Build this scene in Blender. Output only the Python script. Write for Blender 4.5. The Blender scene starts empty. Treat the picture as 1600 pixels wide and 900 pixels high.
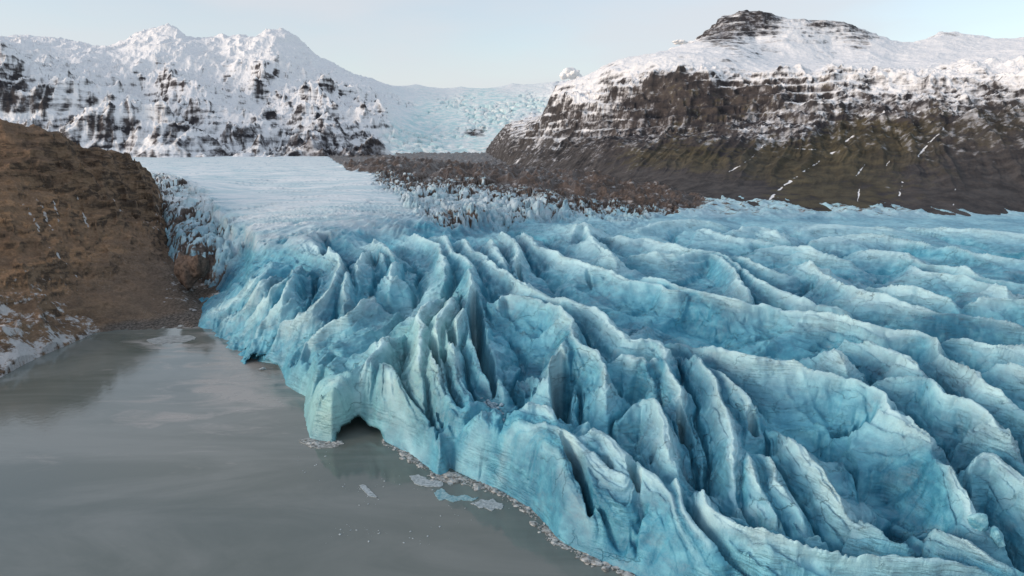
import bpy, bmesh, math, random
import numpy as np
from mathutils import Vector

random.seed(7)
rng = np.random.default_rng(7)
scene = bpy.context.scene
COL = scene.collection

# ------------------------------------------------------------------ camera
H = 80.0                      # drone height above the lake
F = 24.0 / 36.0 * 1600.0      # focal length in photo pixels
PITCH = math.atan((450 - 232) / F)
CP, SP = math.cos(PITCH), math.sin(PITCH)

cam_d = bpy.data.cameras.new("camera")
cam_d.lens = 24.0
cam_d.sensor_width = 36.0
cam_d.clip_start = 0.5
cam_d.clip_end = 60000.0
cam = bpy.data.objects.new("camera", cam_d)
cam.location = (0, 0, H)
cam.rotation_euler = (math.pi / 2 - PITCH, 0, 0)
COL.objects.link(cam)
scene.camera = cam


def ae(u, v):
    """photo pixel -> (x/y, (z-H)/y) of its line of sight"""
    a = (np.asarray(u, float) - 800.0) / F
    b = (450.0 - np.asarray(v, float)) / F
    dy = CP + b * SP
    return a / dy, (-SP + b * CP) / dy


def to_px(x, y, z):
    dy, dz = y, z - H
    fw = dy * CP - dz * SP
    up = dy * SP + dz * CP
    return 800.0 + F * x / fw, 450.0 - F * up / fw


def at_z(u, v, z):
    al, e = ae(u, v)
    y = (z - H) / e
    return al * y, y


# ------------------------------------------------------------------ numpy noise
def _hash(ix, iy, iz, seed):
    n = (ix.astype(np.int64) * 374761393 + iy.astype(np.int64) * 668265263 +
         iz.astype(np.int64) * 2147483647 + seed * 1274126177) & 0xffffffff
    n = ((n ^ (n >> 13)) * 1274126177) & 0xffffffff
    n = (n ^ (n >> 16)) & 0xffffffff
    return n


_G = rng.normal(size=(256, 3))
_G /= np.linalg.norm(_G, axis=1)[:, None]
_G = _G.astype(np.float32)


def perlin(x, y, z, seed=0):
    x = np.asarray(x, np.float32); y = np.asarray(y, np.float32); z = np.asarray(z, np.float32)
    x, y, z = np.broadcast_arrays(x, y, z)
    x0 = np.floor(x); y0 = np.floor(y); z0 = np.floor(z)
    fx, fy, fz = x - x0, y - y0, z - z0
    u = fx * fx * fx * (fx * (fx * 6 - 15) + 10)
    v = fy * fy * fy * (fy * (fy * 6 - 15) + 10)
    w = fz * fz * fz * (fz * (fz * 6 - 15) + 10)
    out = np.zeros(x.shape, np.float32)
    for i in (0, 1):
        for j in (0, 1):
            for k in (0, 1):
                g = _G[_hash(x0 + i, y0 + j, z0 + k, seed) & 255]
                d = g[..., 0] * (fx - i) + g[..., 1] * (fy - j) + g[..., 2] * (fz - k)
                out += d * (u if i else 1 - u) * (v if j else 1 - v) * (w if k else 1 - w)
    return out * 1.5


def fbm(x, y, z, octs=4, seed=0, gain=0.5, lac=2.03):
    s, a = 0.0, 1.0
    for o in range(octs):
        s = s + a * perlin(x, y, z, seed + o * 17)
        x, y, z = x * lac, y * lac, z * lac
        a *= gain
    return s


def ridged(x, y, z, octs=4, seed=0, gain=0.5, lac=2.07):
    s, a, w = 0.0, 1.0, 1.0
    for o in range(octs):
        n = 1 - np.abs(perlin(x, y, z, seed + o * 31)) * 1.6
        n = np.clip(n, 0, 1) ** 2
        s = s + a * n * w
        w = np.clip(n * 1.6, 0, 1)
        x, y, z = x * lac, y * lac, z * lac
        a *= gain
    return s


def voronoi2(x, y, seed=0):
    """returns F1, F2, cell random"""
    x0, y0 = np.floor(x), np.floor(y)
    f1 = np.full(x.shape, 9.0, np.float32); f2 = f1.copy(); cid = np.zeros(x.shape, np.float32)
    for i in (-1, 0, 1):
        for j in (-1, 0, 1):
            h = _hash(x0 + i, y0 + j, x0 * 0, seed)
            px = x0 + i + (h & 1023) / 1023.0
            py = y0 + j + ((h >> 10) & 1023) / 1023.0
            d = np.hypot(px - x, py - y).astype(np.float32)
            r = ((h >> 20) & 1023) / 1023.0
            near = d < f1
            f2 = np.where(near, f1, np.minimum(f2, d))
            cid = np.where(near, r, cid)
            f1 = np.where(near, d, f1)
    return f1, f2, cid


def sstep(a, b, x):
    t = np.clip((x - a) / (b - a), 0, 1)
    return t * t * (3 - 2 * t)


def rbf_fit(P, val, reg=1e-6):
    P = np.asarray(P, float)
    D = np.linalg.norm(P[:, None] - P[None], axis=2)
    n = len(P)
    A = np.zeros((n + 1, n + 1))
    A[:n, :n] = D - np.eye(n) * reg
    A[:n, n] = 1; A[n, :n] = 1
    b = np.zeros(n + 1); b[:n] = val
    w = np.linalg.lstsq(A, b, rcond=None)[0]
    return P, w


def rbf_eval(fit, Q):
    P, w = fit
    Q = np.asarray(Q, np.float32)
    out = np.full(len(Q), w[-1], np.float32)
    for p, c in zip(P.astype(np.float32), w[:-1]):
        out += np.float32(c) * np.sqrt((Q[:, 0] - p[0]) ** 2 + (Q[:, 1] - p[1]) ** 2)
    return out


def catmull(P, n=4):
    P = np.asarray(P, float)
    if len(P) < 3:
        return P
    Q = np.vstack([2 * P[0] - P[1], P, 2 * P[-1] - P[-2]])
    out = []
    for i in range(1, len(Q) - 2):
        for k in range(n):
            t = k / n
            p0, p1, p2, p3 = Q[i - 1], Q[i], Q[i + 1], Q[i + 2]
            out.append(0.5 * ((2 * p1) + (-p0 + p2) * t + (2 * p0 - 5 * p1 + 4 * p2 - p3) * t * t +
                              (-p0 + 3 * p1 - 3 * p2 + p3) * t ** 3))
    out.append(P[-1])
    return np.array(out)


def resample(G, y_in, a_in, y_out, a_out):
    """bilinear lookup of a regular (lny, alpha) grid"""
    ly = (np.log(y_out) - np.log(y_in[0])) / (np.log(y_in[-1]) - np.log(y_in[0])) * (len(y_in) - 1)
    la = (a_out - a_in[0]) / (a_in[-1] - a_in[0]) * (len(a_in) - 1)
    ly = np.clip(ly, 0, len(y_in) - 1.001); la = np.clip(la, 0, len(a_in) - 1.001)
    i = ly.astype(int); j = la.astype(int)
    fi = (ly - i)[:, None].astype(np.float32); fj = (la - j)[None].astype(np.float32)
    g = G[i][:, j] * (1 - fi) * (1 - fj) + G[i + 1][:, j] * fi * (1 - fj) + \
        G[i][:, j + 1] * (1 - fi) * fj + G[i + 1][:, j + 1] * fi * fj
    return g


def blur(G, n=1):
    for _ in range(n):
        P = np.pad(G, 1, mode='edge')
        G = (P[:-2, 1:-1] + 2 * P[1:-1, 1:-1] + P[2:, 1:-1]) / 4
        P = np.pad(G, 1, mode='edge')
        G = (P[1:-1, :-2] + 2 * P[1:-1, 1:-1] + P[1:-1, 2:]) / 4
    return G


def grid_mesh(name, X, Y, Z, keep=None, attrs=None, mat=None, kind='structure', label=None):
    nr, nc = X.shape
    V = np.stack([X, Y, Z], -1).reshape(-1, 3).astype(np.float32)
    idx = np.arange(nr * nc).reshape(nr, nc)
    Q = np.stack([idx[:-1, :-1], idx[:-1, 1:], idx[1:, 1:], idx[1:, :-1]], -1).reshape(-1, 4)
    if keep is not None:
        Q = Q[keep.reshape(-1)]
    used = np.zeros(nr * nc, bool); used[Q.reshape(-1)] = True
    remap = np.cumsum(used) - 1
    V = V[used]; Q = remap[Q]
    me = bpy.data.meshes.new(name)
    me.vertices.add(len(V)); me.vertices.foreach_set('co', V.reshape(-1))
    me.loops.add(Q.size); me.loops.foreach_set('vertex_index', Q.reshape(-1).astype(np.int32))
    me.polygons.add(len(Q))
    me.polygons.foreach_set('loop_start', (np.arange(len(Q)) * 4).astype(np.int32))
    me.polygons.foreach_set('use_smooth', np.ones(len(Q), bool))
    me.update(calc_edges=True)
    for k, A in (attrs or {}).items():
        at = me.attributes.new(k, 'FLOAT', 'POINT')
        at.data.foreach_set('value', np.broadcast_to(A, X.shape).reshape(-1)[used].astype(np.float32))
    if mat:
        me.materials.append(mat)
    o = bpy.data.objects.new(name, me)
    COL.objects.link(o)
    if kind:
        o['kind'] = kind
    if label:
        o['label'] = label
    return o


# ------------------------------------------------------------------ node helper
class NT:
    def __init__(self, name):
        self.m = bpy.data.materials.new(name)
        self.m.use_nodes = True
        self.t = self.m.node_tree
        self.t.nodes.clear()
        self.out = self.t.nodes.new('ShaderNodeOutputMaterial')

    def n(self, typ, **kw):
        nd = self.t.nodes.new(typ)
        for k, v in kw.items():
            setattr(nd, k, v)
        return nd

    def link(self, a, b):
        self.t.links.new(a, b)

    def put(self, sock, v):
        if hasattr(v, 'is_output') or isinstance(v, bpy.types.NodeSocket):
            self.link(v, sock)
        elif isinstance(v, (tuple, list)) and sock.type == 'RGBA' and len(v) == 3:
            sock.default_value = (*v, 1)
        else:
            sock.default_value = v

    def math(self, op, a, b=0.0, c=0.0, clamp=False):
        nd = self.n('ShaderNodeMath', operation=op, use_clamp=clamp)
        for i, v in enumerate((a, b, c)):
            self.put(nd.inputs[i], v)
        return nd.outputs[0]

    def mix(self, f, a, b):
        nd = self.n('ShaderNodeMix', data_type='RGBA')
        self.put(nd.inputs[0], f); self.put(nd.inputs[6], a); self.put(nd.inputs[7], b)
        return nd.outputs[2]

    def attr(self, name):
        return self.n('ShaderNodeAttribute', attribute_name=name).outputs['Fac']

    def pos(self):
        return self.n('ShaderNodeNewGeometry').outputs['Position']

    def nz(self):
        g = self.n('ShaderNodeNewGeometry')
        s = self.n('ShaderNodeSeparateXYZ')
        self.link(g.outputs['Normal'], s.inputs[0])
        return s.outputs[2]

    def mapped(self, scale, rot=(0, 0, 0), vec=None):
        mp = self.n('ShaderNodeMapping')
        self.link(vec or self.pos(), mp.inputs[0])
        mp.inputs['Rotation'].default_value = rot
        mp.inputs['Scale'].default_value = scale
        return mp.outputs[0]

    def noise(self, vec, scale=1.0, detail=4.0, rough=0.55, dist=0.0):
        nd = self.n('ShaderNodeTexNoise')
        self.link(vec, nd.inputs['Vector'])
        nd.inputs['Scale'].default_value = scale
        nd.inputs['Detail'].default_value = detail
        nd.inputs['Roughness'].default_value = rough
        nd.inputs['Distortion'].default_value = dist
        return nd.outputs['Fac']

    def voro(self, vec, scale=1.0, feature='F1', out='Distance'):
        nd = self.n('ShaderNodeTexVoronoi', feature=feature)
        self.link(vec, nd.inputs['Vector'])
        nd.inputs['Scale'].default_value = scale
        return nd.outputs[out]

    def ramp(self, f, a, b, lo=0.0, hi=1.0):
        nd = self.n('ShaderNodeMapRange', interpolation_type='SMOOTHSTEP')
        self.put(nd.inputs[0], f)
        for i, v in zip((1, 2, 3, 4), (a, b, lo, hi)):
            self.put(nd.inputs[i], v)
        return nd.outputs[0]

    def bump(self, h, strength, dist, normal=None):
        b = self.n('ShaderNodeBump')
        b.inputs['Strength'].default_value = strength
        b.inputs['Distance'].default_value = dist
        self.put(b.inputs['Height'], h)
        if normal:
            self.link(normal, b.inputs['Normal'])
        return b.outputs[0]

    def bsdf(self, color, rough=0.7, normal=None, spec=0.5, **kw):
        p = self.n('ShaderNodeBsdfPrincipled')
        self.put(p.inputs['Base Color'], color)
        self.put(p.inputs['Roughness'], rough)
        self.put(p.inputs['Specular IOR Level'], spec)
        if normal:
            self.link(normal, p.inputs['Normal'])
        for k, v in kw.items():
            self.put(p.inputs[k], v)
        self.link(p.outputs[0], self.out.inputs[0])
        return self.m


# ------------------------------------------------------------------ materials
def ice_material(name='glacier_ice', greenish=False):
    m = NT(name)
    P = m.pos()
    nz = m.nz()
    big = m.noise(m.mapped((.03, .03, .05)), 1.0, 5, .55)
    mid = m.noise(m.mapped((.25, .25, .35)), 1.0, 6, .6)
    fine = m.noise(m.mapped((2.2, 2.2, 2.2)), 1.0, 5, .65)
    deep = m.mix(m.ramp(big, .35, .65), (.022, .160, .265), (.048, .25, .37))
    lite = m.mix(m.ramp(mid, .35, .65), (.070, .325, .465), (.13, .435, .56))
    face = m.mix(m.ramp(m.math('ADD', m.math('MULTIPLY', mid, .45), m.math('MULTIPLY', big, .55)), .36, .66), deep, lite)
    face = m.mix(m.math('MULTIPLY', m.attr('green'), .8), face, (.33, .58, .55))  # greenish white of warm light on the arch front, mixed into the ice
    # frosted weathered crust; its relief share also paints lit crests against darker walls
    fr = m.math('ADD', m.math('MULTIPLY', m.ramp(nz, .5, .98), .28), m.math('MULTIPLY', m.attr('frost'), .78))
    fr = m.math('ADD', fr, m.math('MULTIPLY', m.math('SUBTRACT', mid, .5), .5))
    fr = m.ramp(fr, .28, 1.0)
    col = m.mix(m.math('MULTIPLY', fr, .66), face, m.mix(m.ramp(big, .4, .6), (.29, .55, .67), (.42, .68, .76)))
    col = m.mix(m.math('MULTIPLY', m.attr('crest'), .75), col, (.62, .87, .89))  # highlight painted along the crests by the relief mask
    cw = m.n('ShaderNodeVectorMath', operation='ADD')
    m.link(m.mapped((.045, .07, .09)), cw.inputs[0])
    cn = m.n('ShaderNodeTexNoise'); m.link(m.mapped((.12, .12, .2)), cn.inputs['Vector']); cn.inputs['Scale'].default_value = 1.0; cn.inputs['Detail'].default_value = 5
    cs = m.n('ShaderNodeVectorMath', operation='SCALE'); m.link(cn.outputs['Color'], cs.inputs[0]); cs.inputs['Scale'].default_value = .9
    m.link(cs.outputs[0], cw.inputs[1])
    ck = m.voro(cw.outputs[0], 1.0, 'DISTANCE_TO_EDGE')
    crk = m.math('MULTIPLY', m.ramp(ck, .002, .009, 1.0, 0.0), m.ramp(m.noise(m.mapped((.04, .05, .08)), 1.0, 3), .46, .60))
    crk = m.math('MULTIPLY', crk, m.math('SUBTRACT', 1.0, m.attr('snow')))
    col = m.mix(m.math('MULTIPLY', crk, .38), col, (.02, .06, .09))
    # bedding: thin dark layers
    lay = m.noise(m.mapped((.05, .05, 1.5), (math.radians(9), math.radians(-13), 0)), 1.0, 5, .6)
    l1 = m.math('SUBTRACT', 1.0, m.ramp(m.math('ABSOLUTE', m.math('SUBTRACT', lay, .5)), .0, .016))
    lay2 = m.noise(m.mapped((.035, .22, .9), (math.radians(35), math.radians(20), math.radians(30))), 1.0, 4, .6)
    l2 = m.math('SUBTRACT', 1.0, m.ramp(m.math('ABSOLUTE', m.math('SUBTRACT', lay2, .52)), .0, .014))
    ln = m.math('MAXIMUM', l1, m.math('MULTIPLY', l2, .8))
    ln = m.math('MULTIPLY', ln, m.ramp(m.noise(m.mapped((.07, .07, .1)), 1.0, 3), .42, .62))
    ln = m.math('MULTIPLY', ln, m.math('SUBTRACT', 1.0, m.attr('snow')))
    col = m.mix(m.math('MULTIPLY', ln, .30), col, (.035, .10, .145))
    # wind-blown dust
    du = m.math('MULTIPLY', m.ramp(m.noise(m.mapped((.12, .12, .3)), 1.0, 6, .7), .5, .75), .38)
    du = m.math('MULTIPLY', du, m.math('SUBTRACT', 1.0, m.attr('snow')))
    col = m.mix(du, col, (.16, .20, .24))
    # snow cover of the upper tongue
    st = m.noise(m.mapped((.012, .07, .1), (0, 0, math.radians(-12))), 1.0, 6, .62)
    sn = m.mix(m.ramp(st, .40, .58), (.50, .66, .71), (.76, .82, .84))
    col = m.mix(m.math('MULTIPLY', m.attr('snow'), m.ramp(mid, .2, .45, .75, 1.0)), col, sn)
    # dirt in cracks, debris cover, and painted dark of the margin cavities
    dn = m.noise(m.mapped((.1, .1, .1)), 1.0, 8, .7)
    df = m.ramp(m.math('ADD', m.attr('dirt_shade'), m.math('MULTIPLY', m.math('SUBTRACT', dn, .5), 1.1)), .42, .56)
    dc = m.mix(m.ramp(m.noise(m.mapped((.4, .4, .4)), 1.0, 6, .7), .35, .65), (.038, .027, .022), (.105, .077, .060))
    col = m.mix(df, col, dc)
    mp_ = m.math('MULTIPLY', df, m.ramp(m.noise(m.mapped((.07, .03, .2)), 1.0, 7, .7), .56, .66))
    col = m.mix(m.math('MULTIPLY', mp_, .6), col, (.52, .54, .56))
    h = m.math('ADD', m.math('MULTIPLY', mid, .45), m.math('MULTIPLY', fine, .24))
    h = m.math('ADD', h, m.math('MULTIPLY', ln, -.12))
    h = m.math('ADD', h, m.math('MULTIPLY', crk, -.5))
    b = m.bump(h, .75, 1.0)
    return m.bsdf(col, m.math('ADD', .38, m.math('MULTIPLY', fr, .3)), b, .4)


def mountain_material(name, strata=.09, grain=.02, soft=.18, kz=1.5, kn=1.2, ks=1.6, kt=.3):
    m = NT(name)
    nz = m.nz()
    big = m.noise(m.mapped((.004, .004, .006)), 1.0, 5, .55)
    n1 = m.noise(m.mapped((grain, grain, grain * 1.4)), 1.0, 6, .62)
    stv = m.noise(m.mapped((strata * .16, strata * .16, strata), (math.radians(3), math.radians(4), 0)), 1.0, 6, .60, .3)
    n2 = m.noise(m.mapped((grain * 3, grain * 3, grain * 3)), 1.0, 4, .6)
    f = m.math('ADD', m.attr('snow'), m.math('MULTIPLY', m.math('SUBTRACT', nz, .86), kz))
    f = m.math('ADD', f, m.math('MULTIPLY', m.math('SUBTRACT', n1, .5), kn))
    f = m.math('ADD', f, m.math('MULTIPLY', m.math('SUBTRACT', stv, .5), ks))
    f = m.math('ADD', f, m.math('MULTIPLY', m.attr('streak'), kt))
    sf = m.ramp(f, .48 - soft, .48 + soft)
    rock = m.mix(m.ramp(n1, .38, .62), (.030, .029, .034), (.080, .071, .070))
    rock = m.mix(m.math('MULTIPLY', m.ramp(stv, .48, .62), .5), rock, (.085, .074, .067))
    gcol = m.mix(m.ramp(n1, .35, .65), (.040, .036, .025), (.092, .080, .050))
    gm = m.ramp(m.math('ADD', m.attr('grass'), m.math('MULTIPLY', m.math('SUBTRACT', n1, .5), 1.5)), .40, .65)
    rock = m.mix(gm, rock, gcol)
    scree = m.mix(m.ramp(m.noise(m.mapped((.05, .05, .05)), 1.0, 8, .7), .35, .65), (.030, .029, .030), (.085, .080, .078))
    rock = m.mix(m.attr('scree'), rock, scree)
    # thin dusting of snow in the pores of the rock
    dust = m.ramp(m.math('ADD', m.math('ADD', m.math('MULTIPLY', m.math('SUBTRACT', n2, .5), 1.3), m.math('MULTIPLY', m.math('SUBTRACT', n1, .5), 1.6)), m.math('ADD', m.math('MULTIPLY', m.attr('dust'), .30), m.math('MULTIPLY', m.attr('streak'), .2))), .08, .60)
    rock = m.mix(m.math('MULTIPLY', dust, .7), rock, (.46, .48, .52))
    snow = m.mix(m.ramp(n2, .3, .7), (.76, .79, .82), (.86, .87, .88))
    icec = m.mix(m.ramp(n1, .40, .60), (.52, .74, .76), (.80, .86, .86))
    snow = m.mix(m.math('MULTIPLY', m.attr('ice'), .95), snow, icec)
    col = m.mix(sf, rock, snow)
    h = m.math('ADD', m.math('MULTIPLY', n1, .35 / grain), m.math('MULTIPLY', n2, .05 / grain))
    h = m.math('ADD', h, m.math('MULTIPLY', stv, m.math('MULTIPLY', m.math('SUBTRACT', 1.0, sf), .3 / strata)))
    b = m.bump(h, .6, 1.0)
    return m.bsdf(col, .85, b, .15)


def hill_material():
    m = NT('brown_hillside')
    nz = m.nz()
    n0 = m.noise(m.mapped((.02, .02, .05)), 1.0, 5, .55)
    n1 = m.noise(m.mapped((.09, .09, .16)), 1.0, 9, .68)
    n2 = m.noise(m.mapped((.8, .8, .8)), 1.0, 6, .7)
    n3 = m.noise(m.mapped((.09, .09, .32), (math.radians(8), math.radians(-10), 0)), 1.0, 6, .6, .6)
    soil = m.mix(m.ramp(n0, .35, .65), (.31, .180, .100), (.44, .26, .135))
    soil = m.mix(m.math('MULTIPLY', m.attr('scree'), .8), soil, (.165, .132, .105))
    soil = m.mix(m.ramp(n1, .42, .62), m.mix(.6, soil, (.13, .098, .075)), soil)
    rock = m.mix(m.ramp(n3, .40, .60), (.050, .039, .031), (.21, .145, .095))
    rf = m.ramp(m.math('ADD', m.math('SUBTRACT', .80, nz), m.math('MULTIPLY', m.math('SUBTRACT', n1, .5), .8)), -.05, .22)
    rf = m.math('MAXIMUM', rf, m.attr('cliff'), clamp=True)
    col = m.mix(m.math('MULTIPLY', rf, .92), soil, rock)
    col = m.mix(m.attr('gravel'), col, m.mix(m.ramp(n2, .35, .65), (.06, .054, .048), (.17, .148, .13)))
    grain = m.ramp(n2, .3, .7, .75, 1.2)
    g = m.n('ShaderNodeHueSaturation'); m.put(g.inputs['Value'], grain); m.link(col, g.inputs['Color'])
    col = g.outputs[0]
    vr = m.noise(m.mapped((.35, .35, .07)), 1.0, 6, .65)
    fz = m.math('ADD', m.attr('frost'), m.math('MULTIPLY', m.math('SUBTRACT', n1, .5), 1.6))
    fz = m.math('ADD', fz, m.math('MULTIPLY', m.math('SUBTRACT', vr, .5), 1.4))
    ff = m.ramp(fz, .66, .90)
    col = m.mix(m.math('MULTIPLY', ff, .85), col, (.56, .57, .58))
    pep = m.math('MULTIPLY', m.ramp(m.noise(m.mapped((1.6, 1.6, 1.6)), 1.0, 3, .6), .62, .70), m.ramp(n0, .4, .6))
    col = m.mix(m.math('MULTIPLY', pep, .35), col, (.5, .5, .5))
    h = m.math('ADD', m.math('MULTIPLY', n1, 3.5), m.math('MULTIPLY', n2, .5))
    h = m.math('ADD', h, m.math('MULTIPLY', n3, m.math('MULTIPLY', rf, 1.6)))
    return m.bsdf(col, .9, m.bump(h, .8, 1.0), .15)


def water_material():
    m = NT('silty_lake_water')
    P = m.pos()
    w = m.noise(m.mapped((.012, .03, 1), (0, 0, math.radians(35))), 1.0, 6, .6, 1.2)
    w2 = m.noise(m.mapped((.04, .11, 1), (0, 0, math.radians(52))), 1.0, 7, .62, 1.0)
    ice = m.attr('skin')
    sk = m.ramp(m.math('ADD', ice, m.math('MULTIPLY', m.math('SUBTRACT', w2, .5), 1.6)), .35, .75)
    col = m.mix(m.ramp(w, .35, .65), (.105, .128, .118), (.165, .185, .175))
    col = m.mix(m.math('MULTIPLY', sk, .7), col, (.36, .335, .315))
    rough = m.ramp(m.math('ADD', m.math('MULTIPLY', w, .6), m.math('MULTIPLY', sk, .5)), .2, .9, .05, .30)
    f = m.noise(m.mapped((.5, .5, .5)), 1.0, 4, .6)
    return m.bsdf(col, rough, m.bump(f, .06, .4), .45)


def simple_mat(name, c1, c2, scale=1.0, rough=.8, bump=.4, spec=.3):
    m = NT(name)
    n = m.noise(m.mapped((scale, scale, scale)), 1.0, 7, .65)
    return m.bsdf(m.mix(m.ramp(n, .35, .65), c1, c2), rough, m.bump(n, bump, .6 / scale), spec)


# ------------------------------------------------------------------ glacier: envelope of the crests (photo pixel, height in metres)
ENV = [(330,512,3),(348,550,2),(378,576,2),(400,545,9),(450,555,12),(466,543,13),(480,530,14),(505,590,15),(520,583,17),(556,577,18),
 (588,546,20),(602,516,22),(690,725,4),(668,676,10),(640,625,15),(705,666,12),(735,662,13),(760,690,13),(810,658,17),(870,690,16),(925,672,18),
 (950,760,12),(1000,830,8),(1100,890,7),(1000,885,3),(925,838,3),(306,482,6),(330,470,11),(370,430,22),(400,405,29),(430,395,32),(500,380,35),
 (420,455,24),(490,402,33),(520,440,30),(570,368,36),(620,430,31),(640,360,38),(700,357,38),(700,430,33),(740,450,31),(700,550,23),(670,600,18),
 (720,640,14),(600,320,42),(500,330,42),(400,320,42),(300,290,47),(250,272,50),(560,268,52),(780,352,36),(860,352,35),(900,402,32),(870,474,30),
 (896,504,28),(870,560,24),(872,640,18),(945,577,23),(950,642,19),(968,664,17),(1000,700,17),(1080,720,15),(1060,620,20),(1100,800,12),(1200,831,11),
 (1300,858,10),(1400,866,10),(1590,892,9),(1000,520,27),(1100,540,26),(1180,560,25),(1193,639,19),(1240,682,17),(1262,716,15),(1334,808,10),
 (1476,815,12),(1544,871,9),(1000,400,31),(1200,420,28),(1200,475,27),(1340,500,26),(1440,514,25),(1400,545,24),(1380,600,22),(1447,680,19),(1490,783,14),
 (1480,715,17),(1577,680,19),(1600,633,21),(1600,540,23),(1600,467,24),(1600,400,25),(1000,345,32),(1200,345,28),(1400,340,25),(1600,345,24),
 (1900,420,24),(1900,600,20),(1900,800,12),(1900,345,24)]
env_fit = rbf_fit([(u, v * 1.3) for u, v, z in ENV], [z for u, v, z in ENV], 2.0)


def env_z(u, v):
    return rbf_eval(env_fit, np.stack([np.atleast_1d(u), np.atleast_1d(v) * 1.3], 1))


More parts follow.
